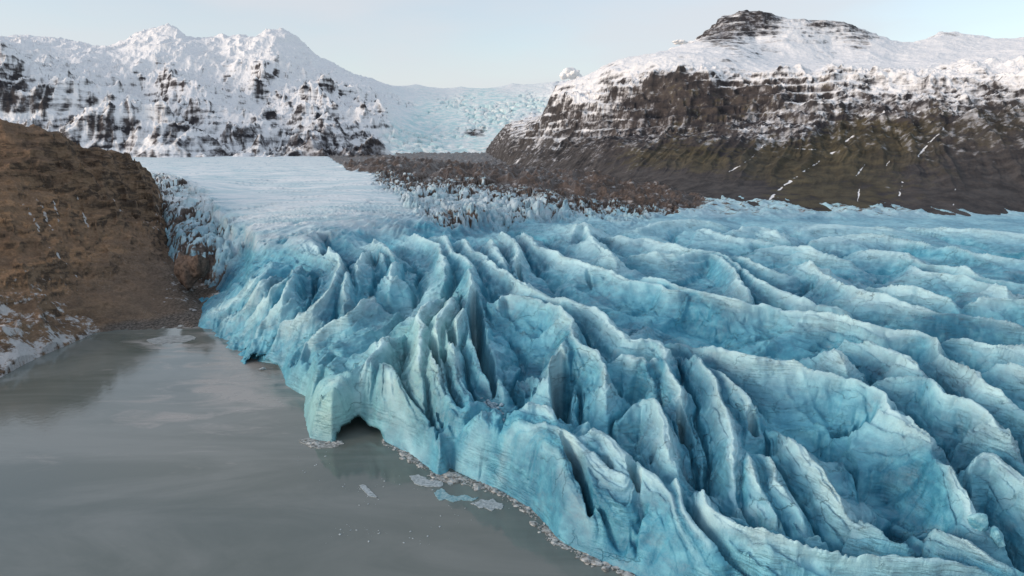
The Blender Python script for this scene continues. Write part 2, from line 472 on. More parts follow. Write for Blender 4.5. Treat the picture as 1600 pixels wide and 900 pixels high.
# crest lines read off the photograph; each gets its own height and distance from the envelope
CRESTS = [
 [(304,482),(330,476),(350,460),(380,436),(404,420),(420,402)],
 [(308,518),(340,492),(366,478),(396,452),(412,434),(428,406)],
 [(324,531),(344,520),(366,508),(386,488),(400,472),(420,452),(440,436),(456,424),(466,398)],
 [(340,554),(370,530),(388,512),(402,504),(420,480),(440,460),(447,447),(458,425),(472,410),(488,401)],
 [(372,578),(394,556),(400,546),(424,520),(440,501),(460,494),(480,484),(498,464),(512,448),(526,424),(531,402),(520,392),(500,382),(476,371)],
 [(446,565),(466,543),(482,530),(500,514),(522,497),(542,489),(560,470),(584,445),(600,440)],
 [(538,470),(540,430),(545,412),(553,410)],
 [(556,440),(560,405),(572,392),(586,384),(600,398),(607,412)],
 [(478,640),(488,612),(505,592),(520,583),(556,577),(588,546),(602,516),(622,508),(645,482)],
 [(588,546),(612,585),(636,616),(648,642),(668,676),(684,710),(696,732)],
 [(692,436),(670,462),(652,488),(658,505),(654,530),(657,566),(664,600),(682,625)],
 [(712,432),(705,460),(690,480),(680,500),(678,540),(686,585),(700,612),(720,640)],
 [(738,448),(728,470),(715,490),(705,512),(712,550),(722,580),(731,604)],
 [(730,400),(736,430),(739,455),(741,485),(744,512),(749,532),(757,557),(770,566),(786,576)],
 [(744,444),(760,450),(780,458),(788,452),(810,456),(826,460),(850,468),(870,474),(884,486),(894,504),(902,532),(925,545),(936,556),(945,577),(948,606),(951,642),(968,664)],
 [(896,504),(886,524),(876,540),(864,550),(869,565),(870,590),(871,615),(872,640)],
 [(626,394),(610,415),(608,436)],
 [(630,354),(660,368),(686,380),(690,398),(694,408),(690,425)],
 [(570,366),(600,382),(615,395),(628,408)],
 [(676,356),(696,366),(702,386),(724,398),(736,414),(752,444)],
 [(720,360),(728,372),(736,386),(752,390),(766,408),(784,418),(800,426),(812,434),(836,450),(854,460),(880,464),(910,474),(940,486),(965,509),(988,525),(1008,525),(1030,530),(1040,545),(1046,574),(1058,597),(1064,624),(1078,646),(1094,680),(1100,700)],
 [(756,362),(770,378),(784,402),(798,424)],
 [(780,352),(792,366),(808,380),(806,424)],
 [(810,354),(826,368),(840,382),(862,388),(880,400),(900,404),(922,413),(955,419),(974,430),(1000,435),(1031,441),(1049,450),(1082,452),(1097,461),(1119,470)],
 [(890,362),(913,349),(928,373),(948,389),(961,402),(966,411)],
 [(974,417),(998,426),(1031,435),(1066,446),(1097,454),(1138,465),(1173,472),(1206,474),(1250,481),(1285,487),(1325,493),(1339,500),(1375,507),(1402,509),(1438,514),(1456,523),(1476,538),(1499,561),(1526,579),(1537,597),(1566,613),(1600,633),(1700,690)],
 [(965,384),(992,389),(1031,393),(1064,395),(1097,393),(1119,395),(1136,408),(1149,419),(1154,435),(1169,452),(1176,468)],
 [(922,360),(955,362),(983,369),(1009,369),(1042,378),(1075,387),(1114,392),(1132,397),(1155,413),(1177,430),(1195,441),(1217,450),(1250,461),(1290,468),(1340,476)],
 [(1128,391),(1163,400),(1195,411),(1217,417),(1250,419)],
 [(1250,398),(1272,411),(1294,426),(1307,435),(1327,443),(1353,457),(1381,461),(1425,472),(1464,485),(1513,489),(1600,500)],
 [(1175,378),(1250,382),(1283,393),(1327,398)],
 [(1309,433),(1348,439),(1381,441),(1412,448),(1436,450),(1458,457),(1480,463),(1497,472),(1528,488)],
 [(1403,400),(1418,404),(1436,415),(1447,419),(1473,422),(1502,428),(1535,435),(1556,441),(1574,452),(1585,465)],
 [(1348,382),(1364,389),(1403,393),(1414,394),(1436,404),(1469,410),(1502,415),(1524,424),(1556,428),(1600,430)],
 [(1499,472),(1513,466),(1556,465),(1600,467),(1700,470)],
 [(1062,351),(1088,351),(1119,358),(1152,367),(1176,369),(1220,374)],
 [(1141,358),(1180,352),(1206,358),(1222,367),(1250,372)],
 [(1260,372),(1320,366),(1380,368),(1440,375),(1500,384)],
 [(1430,376),(1500,384),(1560,392),(1620,396)],
 [(1000,352),(1040,346),(1088,343),(1130,347)],
 [(1250,355),(1310,350),(1380,354),(1450,358)],
 [(1420,352),(1500,356),(1580,362),(1660,366)],
 [(1024,516),(1056,516),(1082,527),(1105,536),(1134,545),(1168,556),(1195,561),(1240,568),(1262,574),(1296,581),(1341,592),(1366,599),(1384,608),(1393,626),(1411,646),(1431,662),(1447,680),(1458,705),(1472,735),(1482,760),(1490,783)],
 [(1330,586),(1350,577),(1379,577),(1420,581),(1451,586),(1467,601),(1487,613),(1505,617),(1539,635),(1555,658),(1577,680),(1600,705),(1660,760)],
 [(1456,698),(1472,716),(1485,730),(1510,770),(1532,810)],
 [(1501,727),(1521,709),(1541,699),(1566,711),(1600,748),(1640,800)],
 [(1321,511),(1334,520),(1375,532),(1402,545),(1424,563),(1442,577),(1456,588),(1472,599)],
 [(1305,530),(1314,554),(1328,578)],
 [(1454,521),(1483,523),(1526,527),(1548,536),(1600,543),(1680,560)],
 [(1398,480),(1465,487),(1532,492),(1600,502),(1680,520)],
 [(1560,560),(1600,572),(1660,590)],
 [(1037,527),(1055,527),(1071,538),(1080,549),(1087,546),(1096,565),(1106,578),(1118,599),(1125,615),(1136,637),(1143,658),(1150,690),(1146,720),(1147,754),(1159,777),(1181,799),(1212,819)],
 [(1159,680),(1168,698),(1177,732),(1188,754),(1199,768),(1215,797)],
 [(1096,554),(1123,577),(1148,604),(1166,620),(1172,637),(1168,672)],
 [(1193,639),(1208,651),(1240,682),(1262,716),(1290,750),(1312,776),(1334,808),(1375,819),(1415,831)],
 [(1172,690),(1200,712),(1217,738),(1220,754),(1245,780),(1262,800)],
 [(947,560),(979,550),(990,559),(1004,556),(1015,572),(1024,586)],
 [(970,628),(1001,613),(1024,626),(1037,655),(1044,680),(1044,709),(1056,727),(1066,754)],
 [(1015,565),(1024,556),(1040,562)],
 [(695,666),(720,665),(738,660),(753,672)],
 [(762,689),(783,669),(808,657),(837,662),(853,660),(882,674),(905,687),(927,710),(939,719),(975,745)],
 [(846,683),(871,696),(887,734),(903,775),(924,830)],
 [(925,671),(945,678),(972,705),(1000,734),(1022,752),(1045,775),(1070,815),(1100,850),(1140,885)],
 [(820,640),(838,632),(858,645),(872,660)],
 [(1057,756),(1066,786),(1087,810),(1107,831)],
 [(1096,763),(1109,786),(1136,804),(1165,819),(1201,831),(1260,851),(1307,858),(1375,864),(1420,864),(1487,876),(1555,889),(1600,896)],
 [(1476,815),(1510,844),(1544,871),(1577,882),(1620,890)],
]
# open crevasses: (points, floor height, wall slope)
CREV = [
 ([(742,452),(743,480),(746,512),(752,540),(762,568),(770,600),(773,640)], 6, 3.6),
 ([(490,410),(491,430),(490,446)], 18, 3.0),
 ([(504,386),(507,405)], 24, 3.0),
 ([(570,368),(590,380),(600,388)], 30, 2.5),
 ([(586,392),(587,412)], 24, 3.0),
 ([(490,374),(530,384),(565,388)], 28, 1.6),
 ([(877,560),(879,590),(878,620),(880,648)], -1, 3.2),
 ([(810,412),(814,428),(822,440)], 24, 2.6),
 ([(962,388),(965,402),(972,414)], 24, 2.6),
 ([(918,424),(924,440),(928,450)], 22, 2.4),
 ([(1150,422),(1158,437),(1174,462)], 22, 2.6),
 ([(632,398),(633,420),(631,430)], 25, 3.0),
 ([(636,460),(637,480)], 20, 3.0),
 ([(714,440),(719,460)], 25, 3.2),
 ([(692,440),(694,458)], 25, 3.2),
 ([(704,508),(706,530),(709,556)], 12, 3.5),
 ([(692,545),(697,575)], 12, 3.5),
 ([(672,530),(680,560),(686,590)], 12, 3.2),
 ([(664,622),(670,645),(680,665)], 6, 3.0),
 ([(634,600),(639,610)], 9, 3.5),
 ([(757,686),(748,720),(745,748)], 1, 5.0),
 ([(876,702),(890,734),(904,766),(915,811),(924,836)], 2, 4.5),
 ([(940,727),(956,765)], 5, 5.0),
 ([(981,738),(988,765),(997,797)], 4, 4.5),
 ([(1062,783),(1080,817),(1102,842),(1130,867),(1159,885),(1181,898)], 1, 2.6),
 ([(1111,770),(1132,792),(1159,808),(1204,826),(1260,849)], 5, 2.6),
 ([(1290,752),(1312,782),(1334,808)], 7, 1.8),
 ([(1060,640),(1068,670),(1085,700)], 8, 3.0),
 ([(1176,655),(1174,690)], 8, 2.2),
 ([(1022,720),(1018,700)], 9, 3.0),
 ([(1535,480),(1570,483),(1610,486)], 18, .8),
 ([(1470,545),(1510,575),(1550,605)], 14, .9),
 ([(1498,740),(1520,785),(1545,830)], 7, 1.6),
 ([(1560,441),(1578,452),(1590,466)], 19, 3.0),
]
WATER = [(306,478),(311,492),(306,516),(318,524),(325,532),(337,551),(346,557),(364,552),(373,580),(390,574),(440,580),(447,602),(462,612),(478,619),(474,640),(480,668),(484,685),
 (518,692),(532,688),(560,674),(596,688),(640,709),(668,731),(684,743),(699,740),(703,731),(745,752),(790,771),(830,796),(855,821),(870,842),(900,859),(940,879),(985,897),
 (1030,916),(1100,940),(1200,962),(1500,985),(1900,1000)]

# ---- coarse working grid
YC = np.exp(np.linspace(math.log(55), math.log(1100), 980))
AC = np.linspace(-1.12, 1.12, 1160)
XC = (YC[:, None] * AC[None]).astype(np.float32)
YCG = np.repeat(YC[:, None], len(AC), 1).astype(np.float32)


def seg_dist(X, Y, P):
    """distance and nearest point's y to polyline P (n,2)"""
    best = np.full(X.shape, 1e9, np.float32); by = np.zeros(X.shape, np.float32); bt = np.zeros(X.shape, np.float32)
    for i in range(len(P) - 1):
        ax, ay = P[i]; bx, byy = P[i + 1]
        dx, dy = bx - ax, byy - ay
        L = dx * dx + dy * dy + 1e-9
        t = np.clip(((X - ax) * dx + (Y - ay) * dy) / L, 0, 1)
        px, py = ax + t * dx, ay + t * dy
        d = (X - px) ** 2 + (Y - py) ** 2
        m = d < best
        best = np.where(m, d, best); by = np.where(m, py, by); bt = np.where(m, i + t, bt)
    return np.sqrt(best), by, bt


def box_apply(P, marg, shape=XC):
    x0, y0 = P.min(0) - marg; x1, y1 = P.max(0) + marg
    r = np.where((YC >= y0) & (YC <= y1))[0]
    if len(r) == 0:
        return None
    r0, r1 = r[0], r[-1] + 1
    sub = XC[r0:r1]
    c = np.where(((sub >= x0) & (sub <= x1)).any(0))[0]
    if len(c) == 0:
        return None
    return slice(r0, r1), slice(c[0], c[-1] + 1)


D1 = np.full(XC.shape, 90, np.float32); D2 = np.full(XC.shape, 120, np.float32)
R1 = YCG.copy(); R2 = YCG.copy()
wx = fbm(XC / 9, YCG / 9, 0.3, 3, 5) * 1.1
wy = fbm(XC / 9, YCG / 9, 7.3, 3, 9) * 1.1
crest_pts = []
for L in CRESTS:
    L = np.array(L, float)
    Lc = catmull(L, 3)
    z = env_z(Lc[:, 0], Lc[:, 1])
    x, y = at_z(Lc[:, 0], Lc[:, 1], z)
    P = np.stack([x, y], 1)
    crest_pts += [(a, b, c) for a, b, c in zip(x, y, z)]
    bx = box_apply(P, 90)
    if bx is None:
        continue
    d, ry, tt = seg_dist(XC[bx] + wx[bx], YCG[bx] + wy[bx], P)
    cum = np.concatenate([[0], np.cumsum(np.hypot(*np.diff(P, axis=0).T))])
    sl_ = np.interp(tt, np.arange(len(P)), cum)
    ln_ = min(22.0, .3 * cum[-1])
    no_taper = L[0][1] > 650 and L[0][0] < 1120
    d = d + np.float32(0 if no_taper else .22) * np.clip(ln_ - np.minimum(sl_, cum[-1] - sl_), 0, None).astype(np.float32)   # crests die out at their ends
    d1, d2, r1, r2 = D1[bx], D2[bx], R1[bx], R2[bx]
    near = d < d1
    sec = (~near) & (d < d2)
    nd2 = np.where(near, d1, np.where(sec, d, d2)); nr2 = np.where(near, r1, np.where(sec, ry, r2))
    nd1 = np.where(near, d, d1); nr1 = np.where(near, ry, r1)
    D1[bx], D2[bx], R1[bx], R2[bx] = nd1, nd2, nr1, nr2

# envelope surface over the plan
yq = np.exp(np.linspace(math.log(55), math.log(1100), 300)); aq = np.linspace(-1.12, 1.12, 330)
XQ = (yq[:, None] * aq[None]).astype(np.float32); YQ = np.repeat(yq[:, None], len(aq), 1).astype(np.float32)
EQ = np.full(XQ.shape, 20.0, np.float32)
for _ in range(16):
    uq, vq = to_px(XQ, YQ, EQ)
    EQ = EQ * .62 + .38 * np.clip(env_z(np.clip(uq, -200, 2000).ravel(), np.clip(vq, 240, 1000).ravel()), 0, 60).reshape(XQ.shape)
E = resample(blur(EQ, 1), yq, aq, YC, AC)

tot = D1 + D2 + 1e-3
f = D1 / tot                                  # 0 on a crest, .5 midway
bias = np.clip((R2 - R1) / tot, -1, 1)        # >0: the nearest crest is the nearer to the camera
f0 = np.clip(.5 - .28 * bias, .16, .84)         # valley lies close behind the front crest
t = np.where(f < f0, f / f0, (1 - f) / (1 - f0))
t = blur(np.clip(t, 0, 1), 1)
dmax = 9.5 + 2.5 * sstep(-.35, -.05, AC)[None]
kdep = .98 - .28 * sstep(-.3, -.05, AC)[None]
depth = np.minimum(dmax, kdep * tot) * sstep(520, 330, YCG) + np.minimum(6.5, .30 * tot) * sstep(330, 520, YCG)
vimg_c = to_px(XC, YCG, E)[1]
uimg_c = to_px(XC, YCG, E)[0]
# smooth snow plateau has no ridges
plat_edge = np.interp(uimg_c, [150, 330, 400, 480, 560, 640, 700, 760, 830, 900, 1000], [300, 330, 380, 375, 362, 352, 350, 340, 330, 320, 300])
plat = sstep(7, -8, vimg_c - plat_edge + 6 * perlin(XC / 9, YCG / 9, .5, 3))
depth = depth * (1 - plat)
# water line
Wp = np.array(WATER, float)
wxp, wyp = at_z(Wp[:, 0], Wp[:, 1], 0.0)
WL = np.stack([wxp, wyp], 1)
sd, _, _ = seg_dist(XC + wx * .35, YCG + wy * .35, WL)
poly = np.vstack([WL, [[900, 110], [3000, 4000], [-3000, 4000], [-900, 330]]])
ins = np.zeros(XC.shape, bool)
for i in range(len(poly)):
    x1, y1 = poly[i]; x2, y2 = poly[(i + 1) % len(poly)]
    if y1 == y2:
        continue
    c = ((y1 > YCG) != (y2 > YCG)) & (XC < (x2 - x1) * (YCG - y1) / (y2 - y1) + x1)
    ins ^= c
sd = np.where(ins, sd, -sd)
slab = sstep(17, 7, sd) * sstep(688, 705, uimg_c) * sstep(1130, 1040, uimg_c)
slab = np.maximum(slab, .85 * sstep(17, 7, sd) * sstep(478, 496, uimg_c) * sstep(640, 600, uimg_c))
depth = depth * (1 - .72 * slab)
HT = E - depth * t ** 1.0
relief = (1 - t) ** 2.5 * (1 - plat)
relw = (1 - t) * (1 - plat)
# carve crevasses
for P, zf, sl in CREV:
    P = np.array(P, float)
    Lc = catmull(P, 3) if len(P) > 2 else P
    ez = env_z(Lc[:, 0], Lc[:, 1])
    x, y = at_z(Lc[:, 0], Lc[:, 1], np.maximum(ez - 3.0, zf))
    Q = np.stack([x, y], 1)
    bx = box_apply(Q, 30)
    if bx is None:
        continue
    d, _, tt = seg_dist(XC[bx] + wx[bx] * .5, YCG[bx] + wy[bx] * .5, Q)
    d = np.maximum(d - .4, 0)
    cum = np.concatenate([[0], np.cumsum(np.hypot(*np.diff(Q, axis=0).T))])
    fr_ = np.interp(tt, np.arange(len(Q)), cum) / cum[-1]
    zfe = zf + (E[bx] - zf) * np.clip(sstep(.30, 0, fr_) + .7 * sstep(.75, 1, fr_) * (zf > 3), 0, 1)
    HT[bx] = np.minimum(HT[bx], zfe + sl * (1.9 if cum[-1] > 26 else 3.6) * d ** 1.1)
SL = np.interp(uimg_c, [300, 380, 440, 520, 640, 700, 760, 900, 1000], [.75, .9, 2.2, 3.6, 2.6, 3.0, 4.0, 3.0, 1.7])
cl = np.where(sd > 0, SL * sd, 3 * sd)
cliff_lim = np.where(sd > 0, SL * np.minimum(sd, 3) * 1.0 + SL * np.maximum(sd - 3, 0) * .8, cl)
k = 1.2
HT = -k * np.logaddexp(-HT / k, -cliff_lim / k)      # soft minimum
HT = np.maximum(HT, -4)

# ---- fine grid
rows = np.concatenate([np.exp(np.linspace(math.log(60), math.log(100), 170, endpoint=False)),
                       np.exp(np.linspace(math.log(100), math.log(340), 720, endpoint=False)),
                       np.exp(np.linspace(math.log(340), math.log(1090), 330, endpoint=False)),
                       np.exp(np.linspace(math.log(1090), math.log(3800), 60))])
cols = np.linspace(-1.0, 1.0, 1360)
X = (rows[:, None] * cols[None]).astype(np.float32)
Y = np.repeat(rows[:, None], len(cols), 1).astype(np.float32)
yl = np.minimum(rows, 1099)
Z = resample(HT.astype(np.float32), YC, AC, yl, cols)
EF = resample(E.astype(np.float32), YC, AC, yl, cols)
RL = resample(relief.astype(np.float32), YC, AC, yl, cols)
PL = resample(plat.astype(np.float32), YC, AC, yl, cols)
R2F = resample(relw.astype(np.float32), YC, AC, yl, cols)
FF = resample(f.astype(np.float32), YC, AC, yl, cols)
TT = resample(np.minimum(tot, 26).astype(np.float32), YC, AC, yl, cols)
SD = resample(sd.astype(np.float32), YC, AC, yl, cols)
# far part of the valley glacier, moraine and the ground under the mountains
U, V = to_px(X, Y, Z)
far = sstep(500, 700, Y)
FARC = [(215,262,1150,),(300,258,1250),(420,260,1150),(520,262,1020),(545,266,1000),(590,250,1060),(640,254,1050),(700,257,1040),(780,262,1060),
        (840,272,950),(900,285,850),(1000,306,735),(1060,320,645),(1200,327,610),(1400,329,610),(1600,336,600),(1800,345,600),(60,262,1100),(-200,262,1100),
        (400,300,640),(600,292,640),(700,300,600),(850,306,620),(950,322,580),(1100,338,560),(1300,338,560),(1500,342,560),(1700,350,560),(250,280,640),(300,285,640),
        (300,290,560),(500,305,580),(0,300,640)]
fp, fv = [], []
for u, v, y in FARC:
    al, e = ae(u, v)
    fp.append((float(al) * 2, math.log(y))); fv.append(H + float(e) * y)
for u in range(-300, 1900, 150):
    al, _ = ae(u, 250)
    fp.append((float(al) * 2, math.log(1500))); fv.append(40 if u < 560 else 38)
    fp.append((float(al) * 2, math.log(3600))); fv.append(60)
ff = rbf_fit(fp, fv)
ri = np.where(rows > 480)[0][0]
q = np.stack([np.broadcast_to(cols[None] * 2, X[ri:].shape).reshape(-1), np.log(Y[ri:]).reshape(-1)], 1)
ZF = Z.copy(); ZF[ri:] = rbf_eval(ff, q).reshape(X[ri:].shape)
Z = Z * (1 - far) + ZF * far
U, V = to_px(X, Y, Z)

# the ice ends at the gully under the brown hillside
u_lim = np.interp(V, [258, 290, 340, 380, 420, 455, 475], [228, 240, 268, 292, 318, 322, 300])
Z = Z - np.clip(u_lim - U, 0, 60) * .45 * (Y > 285) * (V < 476) * sstep(1300, 1000, Y)
# masks of what covers the ice
v_mor = np.interp(U, [490, 545, 600, 640, 700, 760, 800, 850, 900, 950, 1000, 1045, 1080], [228, 266, 269, 277, 277, 280, 287, 295, 304, 313, 320, 322, 312])
v_ser = np.interp(U, [520, 580, 620, 650, 680, 740, 820, 900, 1000, 1060], [262, 284, 305, 335, 348, 350, 346, 342, 340, 325])
nn = fbm(X / 25, Y / 40, .2, 4, 40)
in_u = (U > 480) * sstep(1120, 1040, U)
mor = sstep(4, -4, V - v_mor + nn * 4 * sstep(540, 640, U)) * in_u * (Y > 450)
ser = sstep(9, -9, V - v_ser + nn * 13) * in_u * sstep(570, 600, U) * (1 - mor) * (Y > 300)
# broken ice along the left margin
u_mar = np.interp(V, [262, 290, 340, 380, 420, 460], [240, 300, 350, 385, 345, 318])
mar = sstep(25, -15, U - u_mar + nn * 14) * sstep(265, 280, V) * sstep(470, 430, V) * (Y > 300)
# apex of the fan
axp, ayp = at_z(700, 330, 40)
PH = np.arctan2(X - axp, ayp + 40 - Y); RH = np.hypot(X - axp, Y - ayp - 40)
ridge_zone = (1 - PL) * (1 - mor) * sstep(720, 420, Y)
near_w = sstep(420, 150, Y)
bwn = fbm(X / 6, Y / 6, .4, 3, 62)
n1 = ridged(PH * 14, RH / 40, .1, 3, 60)
n1b = ridged(PH * 46 + nn * .6, RH / 22, .6, 3, 65)
nf = ridged(FF * 5.5 + nn * .22, X / 55, Y / 55, 3, 67)
v1, v2, vc = voronoi2(FF * 5 + nn * .3 + bwn * .25, RH / 10 + nn * .4 + bwn * .3, 21)
frac = ((vc - .5) * 1.5 - .9 * sstep(.16, .01, v2 - v1)) * np.clip(np.minimum(TT / 14, 26 / (TT + 12)), .25, .8)
n2 = ridged(X / 7 + 2 * nn, Y / 11, Z / 9, 4, 70)
n3 = fbm(X / 3.2, Y / 3.2, Z / 3.2, 4, 80)
n4 = fbm(X / 22, Y / 22, .3, 3, 90)
Z = Z + ridge_zone * sstep(0, 5, SD) * ((nf - nf.mean()) * np.minimum(TT, 16) * .085 - 3.2 * sstep(.16, .0, R2F) * sstep(4, 9, TT) * (1 - PL) + frac * (1 - .8 * RL) * (.35 + .65 * near_w) + (n1 - .55) * .35 + (n1b - .6) * (.55 + .7 * sstep(470, 420, U) * sstep(390, 420, V)) + (n2 - .6) * (.14 + .38 * sstep(500, 420, U)) + n4 * .2) + (1 - mor) * n3 * .10 * (1 - .5 * RL) * (1 - .6 * PL)
# layered steps on the serac walls
# snow plateau: low undulation in bands
und = fbm(X / 60 + Y / 140, Y / 26 - X / 90, .4, 5, 110)
Z = Z + PL * und * 1.5 * (1 - mor) * sstep(1400, 700, Y) + PL * und * .9 * sstep(700, 1000, Y)
cg = fbm(X / 95 + Y / 260 + nn * .2, Y / 17 - X / 42, .4, 3, 118)
grv = sstep(.075, .0, np.abs(cg)) * sstep(-.45, .05, fbm(X / 110, Y / 150, .9, 3, 119))
Z = Z - PL * grv * 1.7 * (1 - mor) * sstep(900, 600, Y)
lipr = ridged(PH * 30 + nn * .5, RH / 26, .2, 3, 121)
Z = Z + PL * sstep(285, 355, V) * (lipr - .6) * 1.3 * (Y < 800)
# blocky seracs
bw = fbm(X / 8, Y / 8, .7, 3, 130)
f1, f2, cid = voronoi2((X + Y * .12) / 13 + bw * .45, (Y - X * .8) / 42 + bw * .4, 5)
blk = (cid - .4) * 8 + (.5 - f1) * 4 - 6.5 * sstep(.24, .02, f2 - f1)
g1, g2, gid = voronoi2((X + Y * .1) / 5 + bw * .4, Y / 16, 8)
blk2 = (gid - .5) * 3 - 3 * sstep(.2, .02, g2 - g1)
saw = (X * .8 + Y * .16) / 11 + bw * .7
saw = saw - np.floor(saw)
Z = Z + np.clip(ser * .9 + mar * .75, 0, 1) * (blk * .75 + blk2 * .6 + (np.minimum(saw / .8, (1 - saw) / .2) - .5) * 5.0 * (.5 + cid))
# debris-covered moraine
mr = ridged(X / 40, Y / 60, .3, 5, 150)
Z = Z + mor * ((mr - mr.mean()) * 9 + fbm(X / 9, Y / 9, .1, 4, 160) * 2.0)
# rough grey edge at the far right
edge = sstep(345, 330, V) * sstep(1000, 1100, U) * sstep(480, 540, Y)
Z = Z + edge * (ridged(X / 22, Y / 60, .3, 4, 170) - .6) * 3.5
gr = np.exp(-((U - 520) / 60) ** 2 - ((V - 640) / 60) ** 2) + .6 * np.exp(-((U - 640) / 55) ** 2 - ((V - 580) / 90) ** 2) + .6 * np.exp(-((U - 690) / 40) ** 2 - ((V - 510) / 60) ** 2)
gr = np.clip(gr, 0, 1)
crack = np.clip(sstep(.20, .03, f2 - f1) + sstep(.16, .02, g2 - g1) * .6, 0, 1)
dirt_shade = mor * 1.25 + ser * (crack * .55 + .16 + .3 * np.exp(-((U - 695) / 45) ** 2 - ((V - 341) / 10) ** 2)) + mar * (crack * .5 + .10 + .3 * sstep(75, 15, U - u_lim)) + edge * .42  # margin term is dirt plus painted shade of the cavities beside the hillside
dirt_shade = dirt_shade + ser * .35 * sstep(-30, 0, v_mor - V + 8)
dirt_shade = np.clip(dirt_shade, 0, 1.4)
pcol = sstep(38, -42, V - np.interp(U, [150, 330, 400, 480, 560, 640, 700, 760, 830, 900, 1000], [300, 330, 375, 368, 352, 338, 328, 322, 316, 310, 290]) + 10 * n4) * sstep(1000, 880, U)
snowm = np.clip(pcol * (1 - mor) * (1 - .75 * ser) + ser * .5 + mar * .35 + edge * .3 - .55 * grv * PL, 0, 1)
# far right ice is paler, dusted with frost
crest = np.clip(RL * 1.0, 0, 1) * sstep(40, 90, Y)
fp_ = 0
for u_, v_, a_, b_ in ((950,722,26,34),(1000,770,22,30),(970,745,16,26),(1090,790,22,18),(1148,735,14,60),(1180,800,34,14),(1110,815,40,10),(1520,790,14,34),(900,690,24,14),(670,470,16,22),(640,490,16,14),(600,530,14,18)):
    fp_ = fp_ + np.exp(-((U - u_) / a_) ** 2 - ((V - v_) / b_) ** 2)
frost = np.clip(R2F ** 2.6 * .75 + .9 * fp_ + .35 * sstep(420, 345, V) * (U > 900) + .25 * sstep(520, 420, V), 0, 1)  # frost cover plus painted light contrast, crests lighter than valleys

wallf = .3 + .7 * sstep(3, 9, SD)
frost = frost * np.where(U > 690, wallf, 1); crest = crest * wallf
# caves at the water line
XX, YY, ZZ = X.copy(), Y.copy(), Z.copy()
for uc, vc, wpx, hgt, push in ((562, 682, 42, 3.3, 11), (412, 577, 30, 2.6, 8)):
    ac, e = ae(uc, vc); yb = (0 - H) / float(e)
    da = (X / Y - ac) / (wpx / F)
    arch = hgt * np.sqrt(np.clip(1 - da ** 2, 0, 1)) * (1 + .35 * perlin(X / 2.4, Y / 9, .5, 205)) + .15
    mk = sstep(1.0, .75, np.abs(da)) * (np.abs(SD) < 9) * (np.abs(Y - yb) < 22)
    mk = mk * sstep(arch, arch * .72, Z)
    YY = YY + mk * push
    XX = XX + mk * push * X / Y
# rough, slightly overhanging walls
wn = fbm(X / 2.6, Y / 2.6, Z / 1.1, 3, 200)
wl = ridge_zone * near_w * sstep(1, 4, SD) * (1 - .75 * RL)
YY = YY - wn * .28 * wl
XX = XX + fbm(X / 2.6, Y / 2.6, Z / 1.1, 3, 230) * .25 * wl
cellmin = np.minimum.reduce([Z[:-1, :-1], Z[1:, :-1], Z[:-1, 1:], Z[1:, 1:]])
cellmax = np.maximum.reduce([Z[:-1, :-1], Z[1:, :-1], Z[:-1, 1:], Z[1:, 1:]])
keep = cellmax > -2.5
M_ICE = ice_material()
mor_c = mor[:-1, :-1] > .5
ATT = dict(frost=frost, crest=crest, snow=snowm, dirt_shade=dirt_shade, green=gr)
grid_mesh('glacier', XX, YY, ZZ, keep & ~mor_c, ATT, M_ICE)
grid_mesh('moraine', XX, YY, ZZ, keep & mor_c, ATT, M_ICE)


def ice_top(x, y, ZZ=ZZ, rows=rows, cols=cols):
    i = int(np.clip(np.searchsorted(rows, y), 0, len(rows) - 1)); j = int(np.clip(np.searchsorted(cols, x / y), 0, len(cols) - 1))
    return float(ZZ[i, j])


# ------------------------------------------------------------------ other terrain from (u, v, distance) control points
def terrain(ctrl, a0, a1, na, yrows, ka=2.0, ky=1.0, reg=1e-6):
    P, val = [], []
    for u, v, y in ctrl:
        al, e = ae(u, v)
        P.append((float(al) * ka, math.log(y) * ky)); val.append(float(e))
    fit = rbf_fit(P, val, reg)
    c = np.linspace(a0, a1, na)
    Xg = (yrows[:, None] * c[None]).astype(np.float32)
    Yg = np.repeat(yrows[:, None], na, 1).astype(np.float32)
    Q = np.stack([np.broadcast_to(c[None] * ka, Xg.shape).reshape(-1), np.log(Yg).reshape(-1) * ky], 1)
    e = rbf_eval(fit, Q).reshape(Xg.shape)
    return Xg, Yg, H + e * Yg


def img_field(U, V, pts, s=40.0):
    num = np.zeros(U.shape, np.float32); den = np.full(U.shape, 1e-12, np.float32)
    for u, v, val in pts:
        w = 1.0 / (((U - u) ** 2 + ((V - v) * 1.6) ** 2) + s * s * .22) ** 1.5
        num += w * val; den += w
    return num / den


def slopes(X, Y, Z):
    gx = np.gradient(Z, axis=1) / np.gradient(X, axis=1)
    return gx


